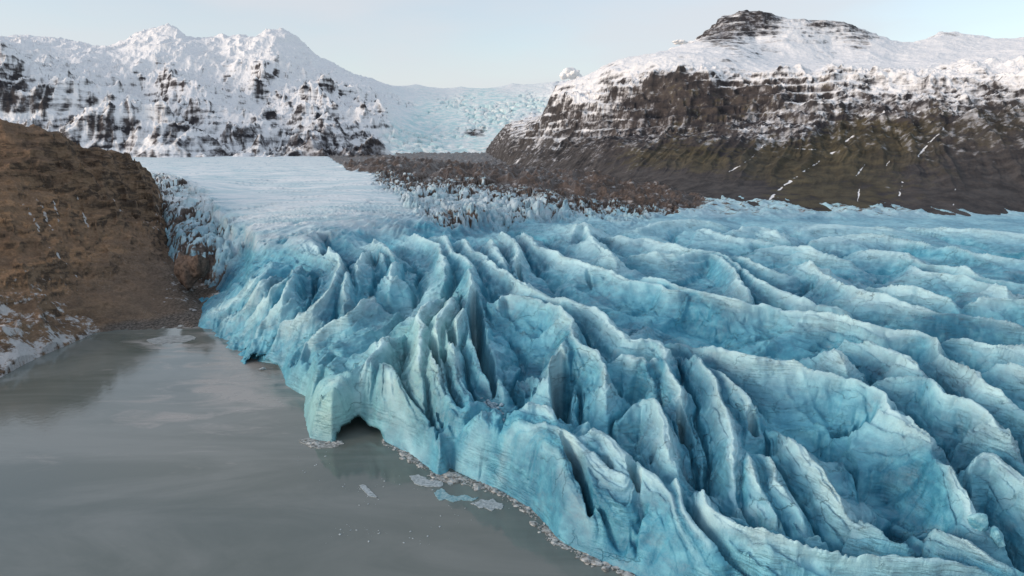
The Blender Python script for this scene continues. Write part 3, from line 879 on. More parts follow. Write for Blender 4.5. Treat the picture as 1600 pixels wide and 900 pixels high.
# --- far snowy range and the icefall
sky_l = [(-400,40),(-250,52),(-100,58),(0,62),(40,57),(90,60),(140,70),(152,76),(190,66),(206,58),(220,50),(245,44),(262,38),(280,46),(292,60),(320,62),(345,55),(378,55),(396,62),(408,56),(416,47),(440,45),(456,52),(468,62),(490,84),(530,106),(560,122),(590,130),(650,131),(682,137),(720,135),(800,130),(860,127),(930,126),(1000,130)]
ctrl = []
for u, v in sky_l:
    yy = 5600 if u < 560 else 6400
    ctrl.append((u, v, yy)); ctrl.append((u, v + 45, yy * 1.18)); ctrl.append((u, v + 120, yy * 1.5))
ctrl += [(-300,80,3200),(-150,78,3150),(0,92,3100),(60,108,3050),(110,130,3000),(150,150,2950),(200,170,2900),(260,195,2800),(330,228,2700),(400,255,2600),
 (0,105,3500),(60,125,3600),(120,140,3700),(-200,95,3600),
 (60,85,4700),(140,95,4700),(200,95,4900),(200,130,4500),(225,155,4200),(270,200,3600),(330,240,3000),
 (262,62,5300),(262,92,4800),(272,118,4300),(300,135,4000),(325,152,3800),(365,188,3400),(420,228,3000),(470,256,2650),
 (340,95,5000),(375,140,4500),(400,180,4000),(430,215,3500),(450,240,3000),
 (432,60,5300),(416,88,4900),(428,120,4500),(442,155,4000),(472,182,3600),(505,216,3200),(560,250,2750),
 (480,110,5000),(520,135,4600),(560,160,4200),(590,182,3900),(602,205,3600),(600,245,2900),
 (640,145,6000),(700,150,5900),(800,142,6000),(640,170,5100),(700,178,4900),(780,170,5000),(840,150,5600),(650,205,4200),(700,212,4100),(760,205,4200),(640,238,3300),(700,246,3200),(760,248,3200),(830,195,4400),(850,240,3200)]
for u in range(-400, 1050, 100):
    ctrl.append((u, 262, 2450)); ctrl.append((u, 268, 2250))
yr = np.exp(np.linspace(math.log(2300), math.log(8200), 420))
X, Y, Z = terrain(ctrl, -1.0, .2, 1150, yr, 2.2, 1.0)
U, V = to_px(X, Y, Z)
ice = sstep(585, 625, U + 12 * fbm(X / 160, Y / 160, .2, 3, 300)) * sstep(880, 840, U) * sstep(-1, 1, V - 120)
hz = np.clip((Z - 60) / 500, 0, 1)
fall = sstep(6600, 5200, Y)
rg = ridged(X / 420, Y / 620, Z / 900, 6, 310, .52)
nw = fbm(X / 200, Y / 260, .3, 3, 333)
rg2 = ridged(X / 130 + nw * .5, Y / 190, Z / 130, 5, 330, .55)
crest_w = sstep(6500, 5900, Y) * .0 + 1
amp = sstep(2350, 2800, Y) * (1 - .85 * ice)
crw = sstep(5500, 4300, Y)
strk = fbm((X + .25 * Y) / 26 + nw * 1.5, Y / 420, Z / 900, 4, 335)
Z = Z + amp * (((rg - rg.mean()) * 80) * (.10 + .9 * crw) + (rg2 - rg2.mean()) * (17 + 6 * crw) + strk * 5 * crw)
f1, f2, cid = voronoi2(X / 60 + fbm(X / 90, Y / 90, .2, 3, 340) * .5, Y / 90, 11)
icn = fbm(X / 300, Y / 500, .3, 3, 350)
brk = sstep(-.25, .25, icn + .1)
Z = Z + ice * brk * sstep(6200, 5400, Y) * ((cid - .5) * 22 - 16 * sstep(.25, .03, f2 - f1)) * sstep(2900, 3600, Y)
snow = img_field(U, V, [(60,75,1.0),(20,120,.40),(80,160,.32),(150,190,.35),(60,200,.35),(30,150,.3),(110,75,.95),(180,110,.9),(180,80,1),(150,230,.3),(250,60,1.2),(330,75,1.2),(430,60,1.2),(250,110,.6),
   (300,130,.45),(300,95,.9),(350,110,.6),(220,150,.85),(270,150,.6),(330,180,.42),(360,140,.8),(250,200,.42),(250,235,.3),(350,235,.3),(400,170,.75),(415,110,.45),(440,150,.35),(480,100,.9),(500,140,.4),(540,130,.85),
   (470,190,.45),(430,220,.5),(470,240,.2),(520,250,.1),(560,200,.45),(580,245,.1),(560,150,.55),(590,160,.6),(600,200,.5),(545,225,.35),(0,70,1),(-200,70,.9),(-200,180,.35)])
icem = ice * (.25 + .75 * sstep(.0, .5, img_field(U, V, [(620,150,0),(700,140,0),(800,135,0),(640,230,.9),(660,190,.45),(700,180,.7),(760,165,.9),(820,165,.6),(740,200,.3),(700,230,.55),(840,140,.1),(640,250,.6),(620,175,.1)])))
isl = np.exp(-(((U - 742) / 22) ** 2) ** 2 - (((V - 207) / 7) ** 2) ** 2)
rib = sstep(770, 800, U + (V - 215) * .9 + 10 * fbm(X / 200, Y / 200, .4, 3, 360)) * sstep(165, 185, V)
snow = snow * (1 - ice) + ice * (1.3 - 1.1 * isl - .62 * rib)
dust = .35 + .5 * sstep(150, 230, V)
snow = snow + (1 - ice) * (.40 - .16 * sstep(170, 245, V))
MM = mountain_material('snowy_mountain', .038, .018, .30, 1.15, .8, 2.0, .40)
att = dict(snow=snow, grass=0 * U, scree=0 * U, dust=dust, ice=np.clip(icem - rib, 0, 1), streak=strk * (1 - ice))
icec = ice[:-1, :-1] > .5
grid_mesh('snowy_mountains', X, Y, Z, ~icec, att, MM)
grid_mesh('icefall', X, Y, Z, icec, att, MM)

# --- dark mountain on the right
foot = [(700,262,1750),(760,260,1600),(790,253,1560),(850,268,1250),(900,279,1100),(1000,304,830),(1050,318,710),(1200,327,640),(1400,330,635),(1600,337,625),(1800,345,620),(2000,350,620)]
ctrl = list(foot) + [(u, v + 14, y * .9) for u, v, y in foot]
edge_l = [(800,240,1680),(812,225,1800),(832,202,1900),(858,174,2050),(861,152,2120),(868,134,2220),(890,126,2280),(940,106,2360),(966,93,2420),(985,89,2460),(1030,84,2560),(1070,81,2620),(1120,74,2700),(1150,73,2700),(1178,84,2640)]
ctrl += edge_l + [(u, v + 30, y * 1.22) for u, v, y in edge_l[:9]] + [(u - 14, v + 60, y * 1.12) for u, v, y in edge_l[:8]]
summit = [(1060,72,3150),(1090,62,3250),(1105,50,3350),(1118,40,3400),(1128,26,3450),(1160,19,3450),(1190,20,3450),(1206,28,3450),(1240,31,3450),(1290,34,3450),(1320,38,3450),(1346,48,3450),(1380,56,3450),(1394,64,3500),(1412,70,3600),(1450,61,3700),(1468,52,3700),(1492,52,3700),(1530,58,3700),(1560,61,3700),(1600,58,3700),(1700,60,3800),(1900,52,3800),(2000,52,3800)]
ctrl += summit + [(u, v + 50, y * 1.3) for u, v, y in summit] + [(1000,120,3300),(900,160,3000)]
ctrl += [(1200,100,2750),(1300,96,2850),(1400,97,2850),(1500,92,2900),(1600,96,2500),(1250,112,2300),(1400,106,2300),(1180,60,3200),(1300,70,3200),(1130,55,3200),
 (890,158,1930),(960,140,1900),(1020,119,1960),(1060,116,1960),(1110,126,1900),(1200,126,1880),(1240,121,1880),(1330,112,1880),(1450,107,1880),(1600,102,1850),(1800,95,1850),(2000,95,1850),
 (900,186,1800),(960,188,1790),(1030,190,1830),(1090,184,1790),(1130,184,1790),(1190,170,1780),(1225,150,1800),
 (950,222,1400),(1050,216,1420),(1150,216,1360),(1250,216,1350),(1322,203,1460),(1400,190,1320),(1500,170,1320),(1600,150,1320),(1800,140,1320),
 (900,256,1220),(1000,270,1060),(1100,281,950),(1200,286,890),(1300,281,880),(1400,276,840),(1500,262,850),(1600,252,850),(1800,250,850),(2000,250,850)]
KY = .5
def yfoot(u):
    return np.interp(u, [700, 760, 790, 850, 900, 1000, 1050, 1200, 1400, 1600, 1800, 2000], [1750, 1600, 1560, 1250, 1100, 830, 710, 640, 635, 625, 620, 620])
ctrl = [(u, v, float(yfoot(u) * (1 + (y / yfoot(u) - 1) * KY))) for u, v, y in ctrl]
yr = np.concatenate([np.exp(np.linspace(math.log(590), math.log(1350), 520, endpoint=False)), np.exp(np.linspace(math.log(1350), math.log(3600), 260))])
X, Y, Z = terrain(ctrl, -.13, 1.05, 1100, yr, 2.2, 1.0)
U, V = to_px(X, Y, Z)
Z = Z - 160 * sstep(800, 735, U)
U, V = to_px(X, Y, Z)
up = sstep(0, 110, Z - 35)
YF = yfoot(U); YO = YF * (1 + (Y / YF - 1) / KY)
rg = ridged(X / 150, Y / 150, Z / 160, 6, 410, .52)
rg2 = ridged(X / 42, Y / 48, Z / 22, 5, 430, .55)
flank = sstep(2250, 1900, YO)
cxr = X * .86 - Y * .42 + fbm(X / 90, Y / 90, .3, 3, 455) * 9
gul = ridged(cxr / 42, (Y + X) / 900, .4, 4, 450, .55)      # gullies running down the slope
strk = fbm(cxr / 9, (Y + X) / 150, .6, 4, 456) * sstep(2300, 1900, YO)
low = sstep(200, 110, Z) 
Z = Z + up * ((rg - rg.mean()) * 16 * flank + (rg - rg.mean()) * 5 * (1 - flank) + (rg2 - rg2.mean()) * 6.5 * (.2 + .8 * flank)) + (gul - gul.mean()) * 6 * low * sstep(0, 50, Z - 25) + strk * 1.1 * flank * sstep(0, 40, Z - 25)
# basalt terraces: steps in height on the cliffs and the summit
cliffy = np.clip(np.exp(-((YO - 1800) / 190) ** 2) * sstep(1450, 1250, U) + .9 * sstep(2900, 3300, YO) * sstep(1420, 1330, U) + .5 * sstep(3300, 3600, YO), 0, 1)
stp = 17.0
zz = Z / stp + fbm(X / 200, Y / 200, .4, 4, 470) * .7
fr = zz - np.floor(zz)
Z = Z + cliffy * stp * .75 * (sstep(.25, .75, fr) - fr)
U, V = to_px(X, Y, Z)
snow = img_field(U, V, [(1150,30,.5),(1180,60,.8),(1160,38,-.25),(1130,52,-.1),(1180,30,-.15),(1200,48,.1),(1290,38,.05),(1320,36,.15),(1300,60,.9),(1240,50,1.1),(1400,85,1.3),(1250,95,1.2),(1100,90,1.1),(1330,66,.35),(1480,53,.2),(1480,55,.5),(1500,80,1.1),(1600,75,1.3),(1600,100,.9),(1040,90,1.0),(1000,110,.95),(920,130,.95),
   (900,150,.8),(870,150,.3),(960,150,.05),(1030,135,-.2),(1000,125,.5),(1030,165,-.45),(1090,150,-.5),(1130,165,-.6),(1190,140,.0),(1170,165,-.5),(1130,120,.75),(1200,115,.9),(900,185,.1),(850,200,.2),(830,215,.15),(950,190,.02),(1010,200,.1),(1250,150,.35),(1280,130,.6),(1330,110,.9),(1280,180,.2),
   (1330,170,.2),(1320,210,-.4),(1230,200,.22),(1200,190,.3),(1150,205,.15),(1400,140,.5),(1400,180,.05),(1500,130,.55),(1500,165,.1),(1580,130,.5),(1600,150,.1),(1000,225,-.2),(950,225,-.1),(1100,225,-.2),(1100,250,-.7),(1200,250,-.7),(1300,240,-.7),(1400,220,-.6),
   (1500,220,-.6),(1600,200,-.7),(1000,270,-.6),(1150,290,-.7),(1300,300,-.8),(1500,300,-.8),(1600,300,-.8),(900,260,-.4),(850,250,-.2),(800,240,.1)])
snow = snow + .14 * sstep(235, 190, V) + .16 * sstep(1010, 960, U) * sstep(240, 215, V) * sstep(130, 150, V) + .22 * sstep(1350, 1420, U) * sstep(175, 140, V)
# snow lying in gullies that run down the flank
for P, w in (([(1340,205),(1300,240),(1260,265),(1225,290),(1195,318)], 3.0),([(1205,215),(1170,250),(1120,280)], 1.3),([(1480,195),(1450,225),(1425,255),(1410,285),(1400,318)], 3.2),([(1352,255),(1338,275)], 2.0),([(1392,250),(1375,270)], 1.8),
           ([(1240,232),(1278,234)], 1.6),([(1495,285),(1490,320)], 2.5),([(1345,290),(1340,316)], 2.2),([(1270,190),(1330,140)], 2.0)):
    d, _, _ = seg_dist(U + 2.5 * fbm(X / 12, Y / 12, .3, 3, 480), V, np.array(P, float))
    snow = np.maximum(snow, 1.75 * np.exp(-(d / (w * .75)) ** 2) * sstep(-.25, .15, fbm(X / 22, Y / 40, .9, 4, 481)) - .9)
grass = img_field(U, V, [(1000,245,.75),(1050,240,.85),(1100,250,.9),(1200,255,1.0),(1300,240,1.0),(1330,250,1),(1250,275,.9),(1400,215,.9),(1450,240,.75),(1550,190,.8),(1600,180,.8),(1450,300,.4),(1300,300,.8),(1230,310,.6),(1500,250,.35),(1600,250,.2),(1560,300,.15),
   (1100,290,.1),(1150,275,.6),(1000,285,0),(900,240,.1),(1150,310,0),(1000,200,.2),(1150,200,.35),(1260,190,.35),(1400,160,.2),(1550,150,.3),(1200,100,0),(900,150,0),(850,220,0),(1050,310,0),(1500,330,.1),(1100,215,.4),(1000,215,.35)])
scree = np.clip(img_field(U, V, [(1000,285,1),(900,265,1),(850,258,1),(1100,295,1),(1150,300,.9),(1050,305,1),(1200,300,.3),(1230,270,.0),(1500,250,.7),(1560,270,.8),(1600,240,.6),(1480,290,.7),(1350,300,.2),(1300,250,0),(1100,250,0),(1000,245,.2),(1000,200,.1),(1150,190,.1),(1400,200,.1),(1250,310,.1)]), 0, 1)
dust = img_field(U, V, [(1000,200,.7),(1250,180,1.0),(1200,200,.9),(1400,160,1.0),(1500,140,1.1),(1600,130,1.0),(900,200,.8),(830,220,.8),(1130,165,-.4),(1090,160,-.2),(1300,250,-.6),(1100,250,-.5),(1000,280,-.1),(900,260,.2),(1500,280,-.2),(1600,280,-.3),(1200,300,-.3),(1450,200,.1),(1350,200,.2),(1150,60,.8)])
dust = dust - 1.1 * sstep(220, 262, V)
grass = grass * .95
grid_mesh('dark_mountain', X, Y, Z, None, dict(snow=snow, grass=grass, scree=scree, dust=dust * (.45 + .4 * sstep(950, 1050, U)), ice=0 * U, streak=strk * 1.3), mountain_material('dark_mountain', .085, .045, .34, 1.3, 1.3, 1.7, .2))

# --- brown hillside on the left shore
shore = [(-250,720,0),(-120,650,0),(0,590,0),(60,558,0),(100,541,0),(150,520,0),(190,516,0),(240,515,0),(300,513,0),(320,512,0)]
ctrl = []
for u, v, z in shore:
    al, e = ae(u, v); y = (z - H) / float(e)
    ctrl.append((u, v, y))
    ctrl.append((u + (6 if u < 150 else 0), v + 22, y * .955 if u < 150 else y * .97))
def cz(u, v, z):
    al, e = ae(u, v); return (u, v, (z - H) / float(e))
ctrl += [cz(325,490,.8), cz(315,470,2), cz(240,480,4), cz(190,490,4), cz(280,470,5), (330,455,352), cz(312,440,8), cz(292,400,14), cz(280,380,18), (262,340,500), (262,320,560), (400,420,380)]
ctrl += [(-300,150,430),(-150,165,425),(0,187,420),(28,197,420),(42,211,420),(70,210,430),(100,213,440),(124,243,452),(138,244,456),(152,238,455),(175,247,470),(192,256,480),(213,262,495),(228,268,510),(240,276,520),(246,288,525),
 (-300,200,560),(0,235,560),(100,260,570),(200,290,600),(246,312,600),(300,330,640),(-200,300,700),(0,300,700),(200,310,700),
 (0,300,350),(60,300,370),(120,290,400),(180,300,425),(220,300,455),(240,310,480),(60,250,400),(0,240,390),(150,262,435),(200,280,460),
 (60,400,312),(120,400,335),(180,390,360),(230,390,380),(0,420,290),(120,470,303),(60,480,276),(0,500,258),(180,450,325),(230,440,345),(270,420,365),(250,350,440),(200,340,408),(-150,450,260),(-150,300,330),(-300,500,235)]
yr = np.exp(np.linspace(math.log(150), math.log(760), 620))
X, Y, Z = terrain(ctrl, -1.12, -.36, 760, yr, 2.6, 1.0)
U, V = to_px(X, Y, Z)
ush = np.interp(X / Y, ae([s_[0] for s_ in shore], [s_[1] for s_ in shore])[0], [(0 - H) / float(ae(s_[0], s_[1])[1]) for s_ in shore])
Z = np.where(Y < ush, np.minimum(Z, (Y - ush) * .25), np.maximum(Z, .02 * (Y - ush)))
U, V = to_px(X, Y, Z)
upz = sstep(2, 22, Z)
rg = ridged(X / 34, Y / 44, Z / 30, 5, 510, .52)
bl = fbm(X / 9, Y / 9, Z / 6, 5, 520)
cliff = img_field(U, V, [(0,200,.3),(60,225,.5),(120,250,.9),(180,262,1.1),(230,285,1.2),(220,310,.9),(150,290,.5),(60,300,.1),(0,300,.0),(100,350,.05),(200,350,.1),(230,400,0),(60,400,.15),(20,470,.3),(60,520,.6),(120,500,.6),(20,560,.8),(200,450,.0),(100,430,.1),(80,270,.5),(-200,300,.2)])
gl = ridged((X * .8 + Y * .55) / 13 + bl * .25, (Y - X) / 120, Z / 40, 4, 515)
rb = ridged(X / 75 + .3, Y / 60, Z / 50, 4, 505)
skl = .55 + .45 * sstep(8, 30, V - np.interp(U, [-300, 0, 42, 100, 124, 152, 192, 240], [160, 187, 211, 213, 243, 238, 256, 276]))
Z = Z + upz * skl * ((rg - rg.mean()) * 6.5 * (.25 + cliff) + bl * 1.3 + (gl - gl.mean()) * 3.0 * np.clip(cliff + .25, 0, 1) + (rb - rb.mean()) * 9 * np.clip(cliff, 0, 1) - 5.0)
st = 6.0
zz = Z / st + fbm(X / 30, Y / 30, .3, 3, 530) * .8
fr = zz - np.floor(zz)
Z = Z + np.clip(cliff, 0, 1) * upz * st * .7 * (sstep(.3, .7, fr) - fr) + fbm(X / 5, Y / 5, Z / 5, 3, 540) * .3
low = sstep(9, 1, Z) * (X < -130)
frost = img_field(U, V, [(10,470,.75),(40,450,.65),(70,430,.5),(90,460,.6),(60,500,.6),(120,510,.75),(130,490,.6),(40,540,.9),(10,580,.9),(100,530,.85),(20,500,.6),(110,400,.1),(60,380,.05),(150,450,.1),(200,420,0),(160,480,.15),(100,300,0),(200,300,.0),(40,340,.12),(200,490,.1),(240,500,.25),(290,500,.3),(290,470,.55),(310,440,.6),(270,380,.5),(255,340,.5),(262,310,.5),(220,380,.05),(10,400,.15),(150,250,.0),(0,300,0),(190,505,.35)])
for P, w in (([(118,290),(128,315),(137,340)], 3.5),([(35,302),(50,325),(60,345)], 4),([(52,292),(66,318),(80,342)], 3),([(82,300),(90,330)], 2.5),([(174,285),(180,305),(190,322)], 3),([(75,375),(100,395),(118,412)], 4)):
    d, _, _ = seg_dist(U, V, np.array(P, float))
    frost = np.maximum(frost, .95 * np.exp(-(d / w) ** 2) * sstep(-.5, .4, fbm(X / 3, Y / 3, Z / 5, 3, 560)))
gravel = sstep(3.0, .8, Z) * sstep(120, 190, U) + sstep(210, 300, U - (V - 420) * .3) * sstep(380, 430, V) * .8
gravel = np.clip(gravel, 0, 1)
scr = img_field(U, V, [(0,250,.1),(0,350,.0),(60,330,.1),(100,380,.2),(60,420,.1),(150,350,.2),(200,360,.5),(230,400,1),(180,430,.9),(260,430,1),(140,460,.7),(100,500,.4),(220,480,1),(150,260,.4),(230,290,.5),(60,230,.6),(280,400,1),(20,540,.3)])
frost = frost * .9 + .09 - .06 * sstep(520, 560, V)
grid_mesh('hillside', X, Y, Z, None, dict(scree=np.clip(scr, 0, 1), frost=frost, cliff=np.clip(cliff, 0, 1), gravel=gravel), hill_material())

# ------------------------------------------------------------------ lake
xs = np.linspace(-420, 420, 260); ys = np.linspace(-200, 420, 220)
LX, LY = np.meshgrid(xs, ys)
LU, LV = to_px(LX, np.maximum(LY, 30), 0 * LX)
skin = img_field(LU, LV, [(400,560,.75),(350,600,.7),(430,610,.8),(300,560,.45),(250,540,.4),(330,660,.4),(420,660,.5),(200,600,.15),(100,600,.1),(60,680,.2),(200,700,.15),(400,720,.25),(300,800,.0),(600,850,-.2),(500,760,.05),(650,780,.2),(800,860,-.1),(250,640,.4),(460,640,.2),(600,720,-.1),(150,540,.1),(100,800,0)], 60)
skin = np.where(LY < 60, 0, skin)
grid_mesh('lake', LX, LY, 0 * LX, None, dict(skin=skin), water_material())

# ------------------------------------------------------------------ loose things
M_FLOE = simple_mat('floe_ice', (.22, .27, .29), (.46, .52, .55), 1.6, .6, .4)
M_DULL = simple_mat('dull_floe', (.20, .22, .22), (.36, .38, .38), .5, .6, .4)
M_RUB = simple_mat('rubble_ice', (.16, .27, .34), (.42, .55, .62), 1.2, .6, .5)
M_BLOCK = simple_mat('block_ice', (.085, .33, .46), (.32, .62, .70), .35, .4, .6, .4)
M_BLUE = simple_mat('blue_ice', (.13, .30, .36), (.34, .50, .54), 1.2, .45, .6, .4)
M_BRASH = simple_mat('brash', (.12, .125, .12), (.50, .53, .53), .9, .7, .4)
M_ROCK = simple_mat('brown_rock', (.07, .052, .042), (.17, .125, .10), .5, .9, .9, .15)
M_CLOUD = simple_mat('cloud_white', (.86, .86, .86), (.9, .9, .9), .004, 1.0, .1, 0)


def link_mesh(name, bm, mat, label=None, cat=None, group=None, kind=None, smooth=True):
    me = bpy.data.meshes.new(name)
    bm.to_mesh(me); bm.free()
    for p in me.polygons:
        p.use_smooth = smooth
    me.materials.append(mat)
    o = bpy.data.objects.new(name, me)
    COL.objects.link(o)
    for k_, v_ in (('label', label), ('category', cat), ('group', group), ('kind', kind)):
        if v_:
            o[k_] = v_
    return o


def lump(bm, c, size, seed, sub=3, rough=.35, rot=0.0, flat=1.0, sharp=0.0):
    r = random.Random(seed)
    ret = bmesh.ops.create_icosphere(bm, subdivisions=sub, radius=1.0)
    vs = ret['verts']
    P = np.array([v.co[:] for v in vs])
    if sharp:                          # cut with random planes: a broken block
        for _ in range(int(sharp)):
            n = np.array([r.gauss(0, 1), r.gauss(0, 1), r.gauss(0, .8)]); n /= np.linalg.norm(n)
            dd = r.uniform(.45, .75)
            s = P @ n - dd
            P = P - np.maximum(s, 0)[:, None] * n
    n = fbm(P[:, 0] * 1.3 + seed, P[:, 1] * 1.3, P[:, 2] * 1.3, 4, 600)
    P = P * (1 + rough * n[:, None])
    cr, sr = math.cos(rot), math.sin(rot)
    P = P * np.array(size)
    Pr = P.copy()
    Pr[:, 0] = P[:, 0] * cr - P[:, 1] * sr; Pr[:, 1] = P[:, 0] * sr + P[:, 1] * cr
    Pr += np.array(c)
    for v, p in zip(vs, Pr):
        v.co = p
    return vs


# thin floes of ice on the water
def floe(pts, label, mat=None, seed=1):
    z = .10
    P = catmull(np.array(pts + [pts[0]], float), 6)[:-1]
    rr = random.Random(seed)
    bm = bmesh.new()
    top, bot = [], []
    for u, v in P:
        x, y = at_z(u + rr.uniform(-1.1, 1.1), v + rr.uniform(-.8, .8), z)
        top.append(bm.verts.new((x, y, z))); bot.append(bm.verts.new((x, y, -.25)))
    ft = bm.faces.new(top)
    bmesh.ops.triangulate(bm, faces=[ft], ngon_method='EAR_CLIP')
    n = len(top)
    for i in range(n):
        bm.faces.new((top[i], bot[i], bot[(i + 1) % n], top[(i + 1) % n]))
    bmesh.ops.recalc_face_normals(bm, faces=bm.faces[:])
    return link_mesh('ice_floe', bm, mat or M_FLOE, label, 'ice floe', 'ice floes on the lake', smooth=False)


floe([(736,786),(746,784),(752,780),(762,782),(770,779),(776,784),(786,788),(783,795),(774,794),(768,798),(758,793),(750,794),(745,790)], 'pale grey floe with ragged edge, the floe nearest the bottom, off the large blue slab')
floe([(678,771),(684,765),(693,764),(699,771),(712,775),(725,773),(738,778),(747,777),(738,782),(722,781),(708,784),(696,780),(688,782),(683,777)], 'long bluish floe beside the brash ice, below the blunt ice nose', M_BLUE, 2)
floe([(562,758),(570,758),(580,768),(590,777),(578,775),(568,767)], 'narrow slanting white floe alone on the open grey water', None, 3)
floe([(640,744),(655,742),(672,750),(690,752),(690,760),(668,760),(650,756)], 'dirty white floe touching the brash ice, left of the long bluish floe', None, 4)
floe([(702,740),(712,738),(720,744),(714,749),(704,747)], 'small clean white floe tucked between the ice nose and the upright slab', None, 5)
floe([(228,531),(250,526),(285,524),(305,526),(295,533),(262,536),(240,537)], 'broad pale ice sheet near the gravel beach, farthest from the glacier front', M_DULL, 6)
floe([(697,751),(704,750),(709,755),(702,757)], 'tiny round white floe just off the small clean white floe', None, 7)
floe([(468,690),(480,684),(500,688),(520,690),(538,692),(520,699),(490,699)], 'flat rim of dirty ice at the foot of the greenish arch pillar', M_BRASH, 8)

# brash ice along the glacier foot: uncountable
bm = bmesh.new()
W2 = np.array([(480,690),(500,695),(530,692),(600,692),(620,702),(640,712),(655,722),(672,736),(690,748),(705,748),(725,752),(745,757),(770,766),(795,777),(830,799),(850,822),(868,845),(900,862),(940,882),(985,900)], float)
wp = catmull(W2, 14)
rr = random.Random(3)
for u, v in wp:
    for _ in range(int(16 * max(0, math.sin(u * .11) * .5 + .7 + .4 * math.sin(u * .37)))):
        uu, vv = u + rr.gauss(0, 6), v + rr.gauss(-1, 2.6)
        if 530 < uu < 596:
            continue
        x, y = at_z(uu, vv, 0)
        s = .10 + .28 * rr.random() ** 2.5 + (1.1 * rr.random() if rr.random() < .06 else 0)
        lump(bm, (float(x), float(y), .05), (s * rr.uniform(.8, 1.7), s * rr.uniform(.6, 1.2), s * .32), rr.randrange(9999), 1, .5, rr.uniform(0, 6))
link_mesh('brash_ice', bm, M_BRASH, 'strip of broken dirty ice bits along the foot of the glacier', None, None, 'stuff', smooth=False)
# scattered crumbs on the water
bm = bmesh.new()
for cu, cv, n_, su, sv in ((575, 770, 26, 22, 10), (545, 830, 30, 25, 6), (640, 840, 16, 40, 8), (700, 800, 14, 40, 8), (650, 755, 30, 30, 8), (300, 575, 10, 30, 12), (490, 720, 22, 14, 18)):
    for _ in range(n_):
        x, y = at_z(cu + rr.gauss(0, su), cv + rr.gauss(0, sv), 0)
        s = .04 + .2 * rr.random() ** 3
        lump(bm, (float(x), float(y), .02), (s * 1.6, s, s * .5), rr.randrange(9999), 1, .4, rr.uniform(0, 6))
link_mesh('floating_ice_crumbs', bm, M_FLOE, 'scattered small ice crumbs floating on the lake', None, None, 'stuff', smooth=False)
# rubble on the floor of the wide crevasse
bm = bmesh.new()
n_ok = 0
for _ in range(900):
    u, v = 770 + rr.gauss(0, 10), 632 + rr.gauss(0, 18)
    x, y = at_z(u, v, 11.0)
    x, y = float(x), float(y)
    zt = ice_top(x, y)
    hs = [ice_top(x + a, y + b) for a, b in ((1.5, 0), (-1.5, 0), (0, 1.5), (0, -1.5))]
    if zt > 12.5 or max(hs) - min(hs) > 4.5 or n_ok > 170:
        continue
    n_ok += 1
    s = rr.uniform(.3, .95)
    lump(bm, (x, y, zt + s * .15), (s, s * .9, s * .6), rr.randrange(9999), 1, .5, rr.uniform(0, 6), sharp=3)
link_mesh('ice_rubble', bm, M_RUB, 'grey ice rubble lying on the floor of the wide crevasse', None, None, 'stuff', smooth=False)

# broken ice blocks standing on the glacier
def block(u, v, z, size, rot, label, seed, mat=None, name='ice_block', cat='ice block', group='loose ice blocks on the glacier'):
    x, y = at_z(u, v, z)
    if size[2] > 1:
        zt = ice_top(float(x), float(y))
        z = zt if abs(zt - z) < 6 else z
    bm = bmesh.new()
    lump(bm, (float(x), float(y), z + size[2] * .35), size, seed, 4, .16, rot, sharp=9)
    return link_mesh(name, bm, mat or M_BLOCK, label, cat, group)


block(905, 690, 11, (3.4, 3.0, 6.0), .3, 'tall rounded blue ice block below the black crevasse', 21)
block(937, 703, 11, (2.2, 2.2, 3.4), .8, 'smaller blue ice block leaning beside the tall rounded block', 22)
block(1527, 842, 8, (2.3, 1.8, 1.9), .2, 'pale rounded ice boulder near the bottom right edge', 23)
block(1556, 852, 7.5, (2.0, 1.6, 1.9), 1.1, 'upright oblong ice boulder just right of the pale rounded ice boulder', 24)
block(409, 577, .3, (1.4, .9, .6), .3, 'small white ice chunk in the mouth of the low cave', 25, M_FLOE)
x, y = at_z(300, 445, 10)
bm = bmesh.new()
lump(bm, (float(x), float(y) + 4, 18), (8.5, 10, 12), 31, 5, .25, .4, sharp=6)
link_mesh('boulder', bm, M_ROCK, 'huge frosted brown boulder wedged between hillside and glacier edge', 'boulder')
for (u, v, z, s, lab, sd_) in ((290, 472, 3, 1.2, 'small brown stone on the gravel below the huge boulder', 41),):
    x, y = at_z(u, v, z)
    bm = bmesh.new()
    lump(bm, (float(x), float(y), z + .3), (s * 1.3, s, s * .8), sd_, 3, .25, .3, sharp=6)
    link_mesh('boulder', bm, M_ROCK, lab, 'boulder')


# two sunlit cloud puffs behind the ridge
def cloud(u, v, dist, w, h, label, seed):
    al, e = ae(u, v)
    c = np.array([float(al) * dist, dist, H + float(e) * dist])
    rr_ = random.Random(seed)
    bm = bmesh.new()
    for i in range(16):
        q = rr_.uniform(-1, 1)
        s = rr_.uniform(.25, .5) * (1.1 - .5 * abs(q))
        lump(bm, c + np.array([q * w, rr_.uniform(-.5, .5) * w, rr_.uniform(-.5, .8) * h * (1 - .5 * abs(q))]), (s * w, s * w, s * h * 1.3), seed * 50 + i, 3, .35)
    link_mesh('cloud', bm, M_CLOUD, label, 'cloud', 'small clouds behind the dark mountain')


cloud(890, 121, 9000, 150, 95, 'bright cloud puff at the left end of the dark mountain ridge', 3)
cloud(1068, 66, 9000, 120, 35, 'low bright cloud sliver left of the flat-topped summit', 4)

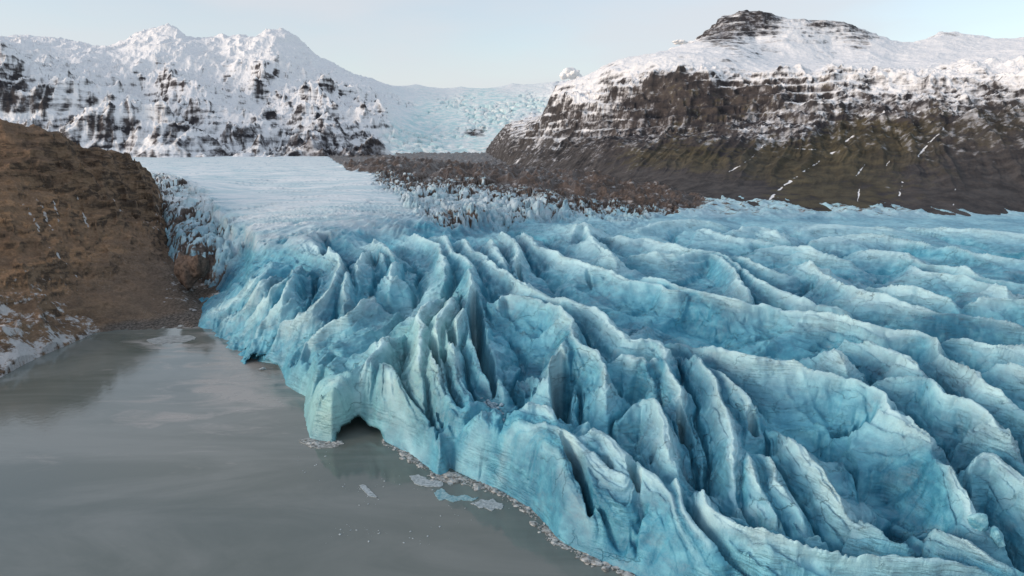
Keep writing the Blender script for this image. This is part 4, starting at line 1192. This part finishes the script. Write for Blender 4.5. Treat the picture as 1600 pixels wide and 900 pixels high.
# ------------------------------------------------------------------ light
SUN_EL, SUN_AZ = math.radians(15), math.radians(-112)     # azimuth from +Y, clockwise
sd_ = bpy.data.lights.new('sun', 'SUN')
sd_.energy = 1.5
sd_.angle = math.radians(24)
sd_.color = (1.0, .80, .67)
so = bpy.data.objects.new('sun', sd_)
dvec = Vector((math.sin(SUN_AZ) * math.cos(SUN_EL), math.cos(SUN_AZ) * math.cos(SUN_EL), math.sin(SUN_EL)))
so.rotation_euler = dvec.to_track_quat('Z', 'Y').to_euler()
so.location = (200, -200, 300)
COL.objects.link(so)

w = bpy.data.worlds.new("World")
scene.world = w
w.use_nodes = True
t_ = w.node_tree
t_.nodes.clear()
sky = t_.nodes.new('ShaderNodeTexSky')
sky.sky_type = 'NISHITA'
sky.sun_disc = False
sky.sun_elevation = SUN_EL
sky.sun_rotation = SUN_AZ
sky.air_density = 1.0
sky.dust_density = 1.0
bg = t_.nodes.new('ShaderNodeBackground')
bg.inputs[1].default_value = .15
out = t_.nodes.new('ShaderNodeOutputWorld')
# thin high cloud veil
tc = t_.nodes.new('ShaderNodeTexCoord')
mp = t_.nodes.new('ShaderNodeMapping'); mp.inputs['Scale'].default_value = (2.2, 1.2, 9.0); mp.inputs['Rotation'].default_value = (0, math.radians(4), 0)
nz = t_.nodes.new('ShaderNodeTexNoise'); nz.inputs['Scale'].default_value = 1.1; nz.inputs['Detail'].default_value = 5
mr_ = t_.nodes.new('ShaderNodeMapRange'); mr_.interpolation_type = 'SMOOTHSTEP'
mr_.inputs[1].default_value = .35; mr_.inputs[2].default_value = .7; mr_.inputs[3].default_value = .45; mr_.inputs[4].default_value = .85
mx = t_.nodes.new('ShaderNodeMix'); mx.data_type = 'RGBA'
mx.inputs[7].default_value = (3.2, 3.3, 3.5, 1)
L = t_.links.new
L(tc.outputs['Generated'], mp.inputs[0]); L(mp.outputs[0], nz.inputs['Vector']); L(nz.outputs['Fac'], mr_.inputs[0])
L(mr_.outputs[0], mx.inputs[0]); L(sky.outputs[0], mx.inputs[6]); L(mx.outputs[2], bg.inputs[0]); L(bg.outputs[0], out.inputs[0])

vs = scene.view_settings
vs.view_transform = 'Standard'
vs.look = 'None'
vs.gamma = 1.0
vs.use_curve_mapping = False
vs.exposure = 0.6
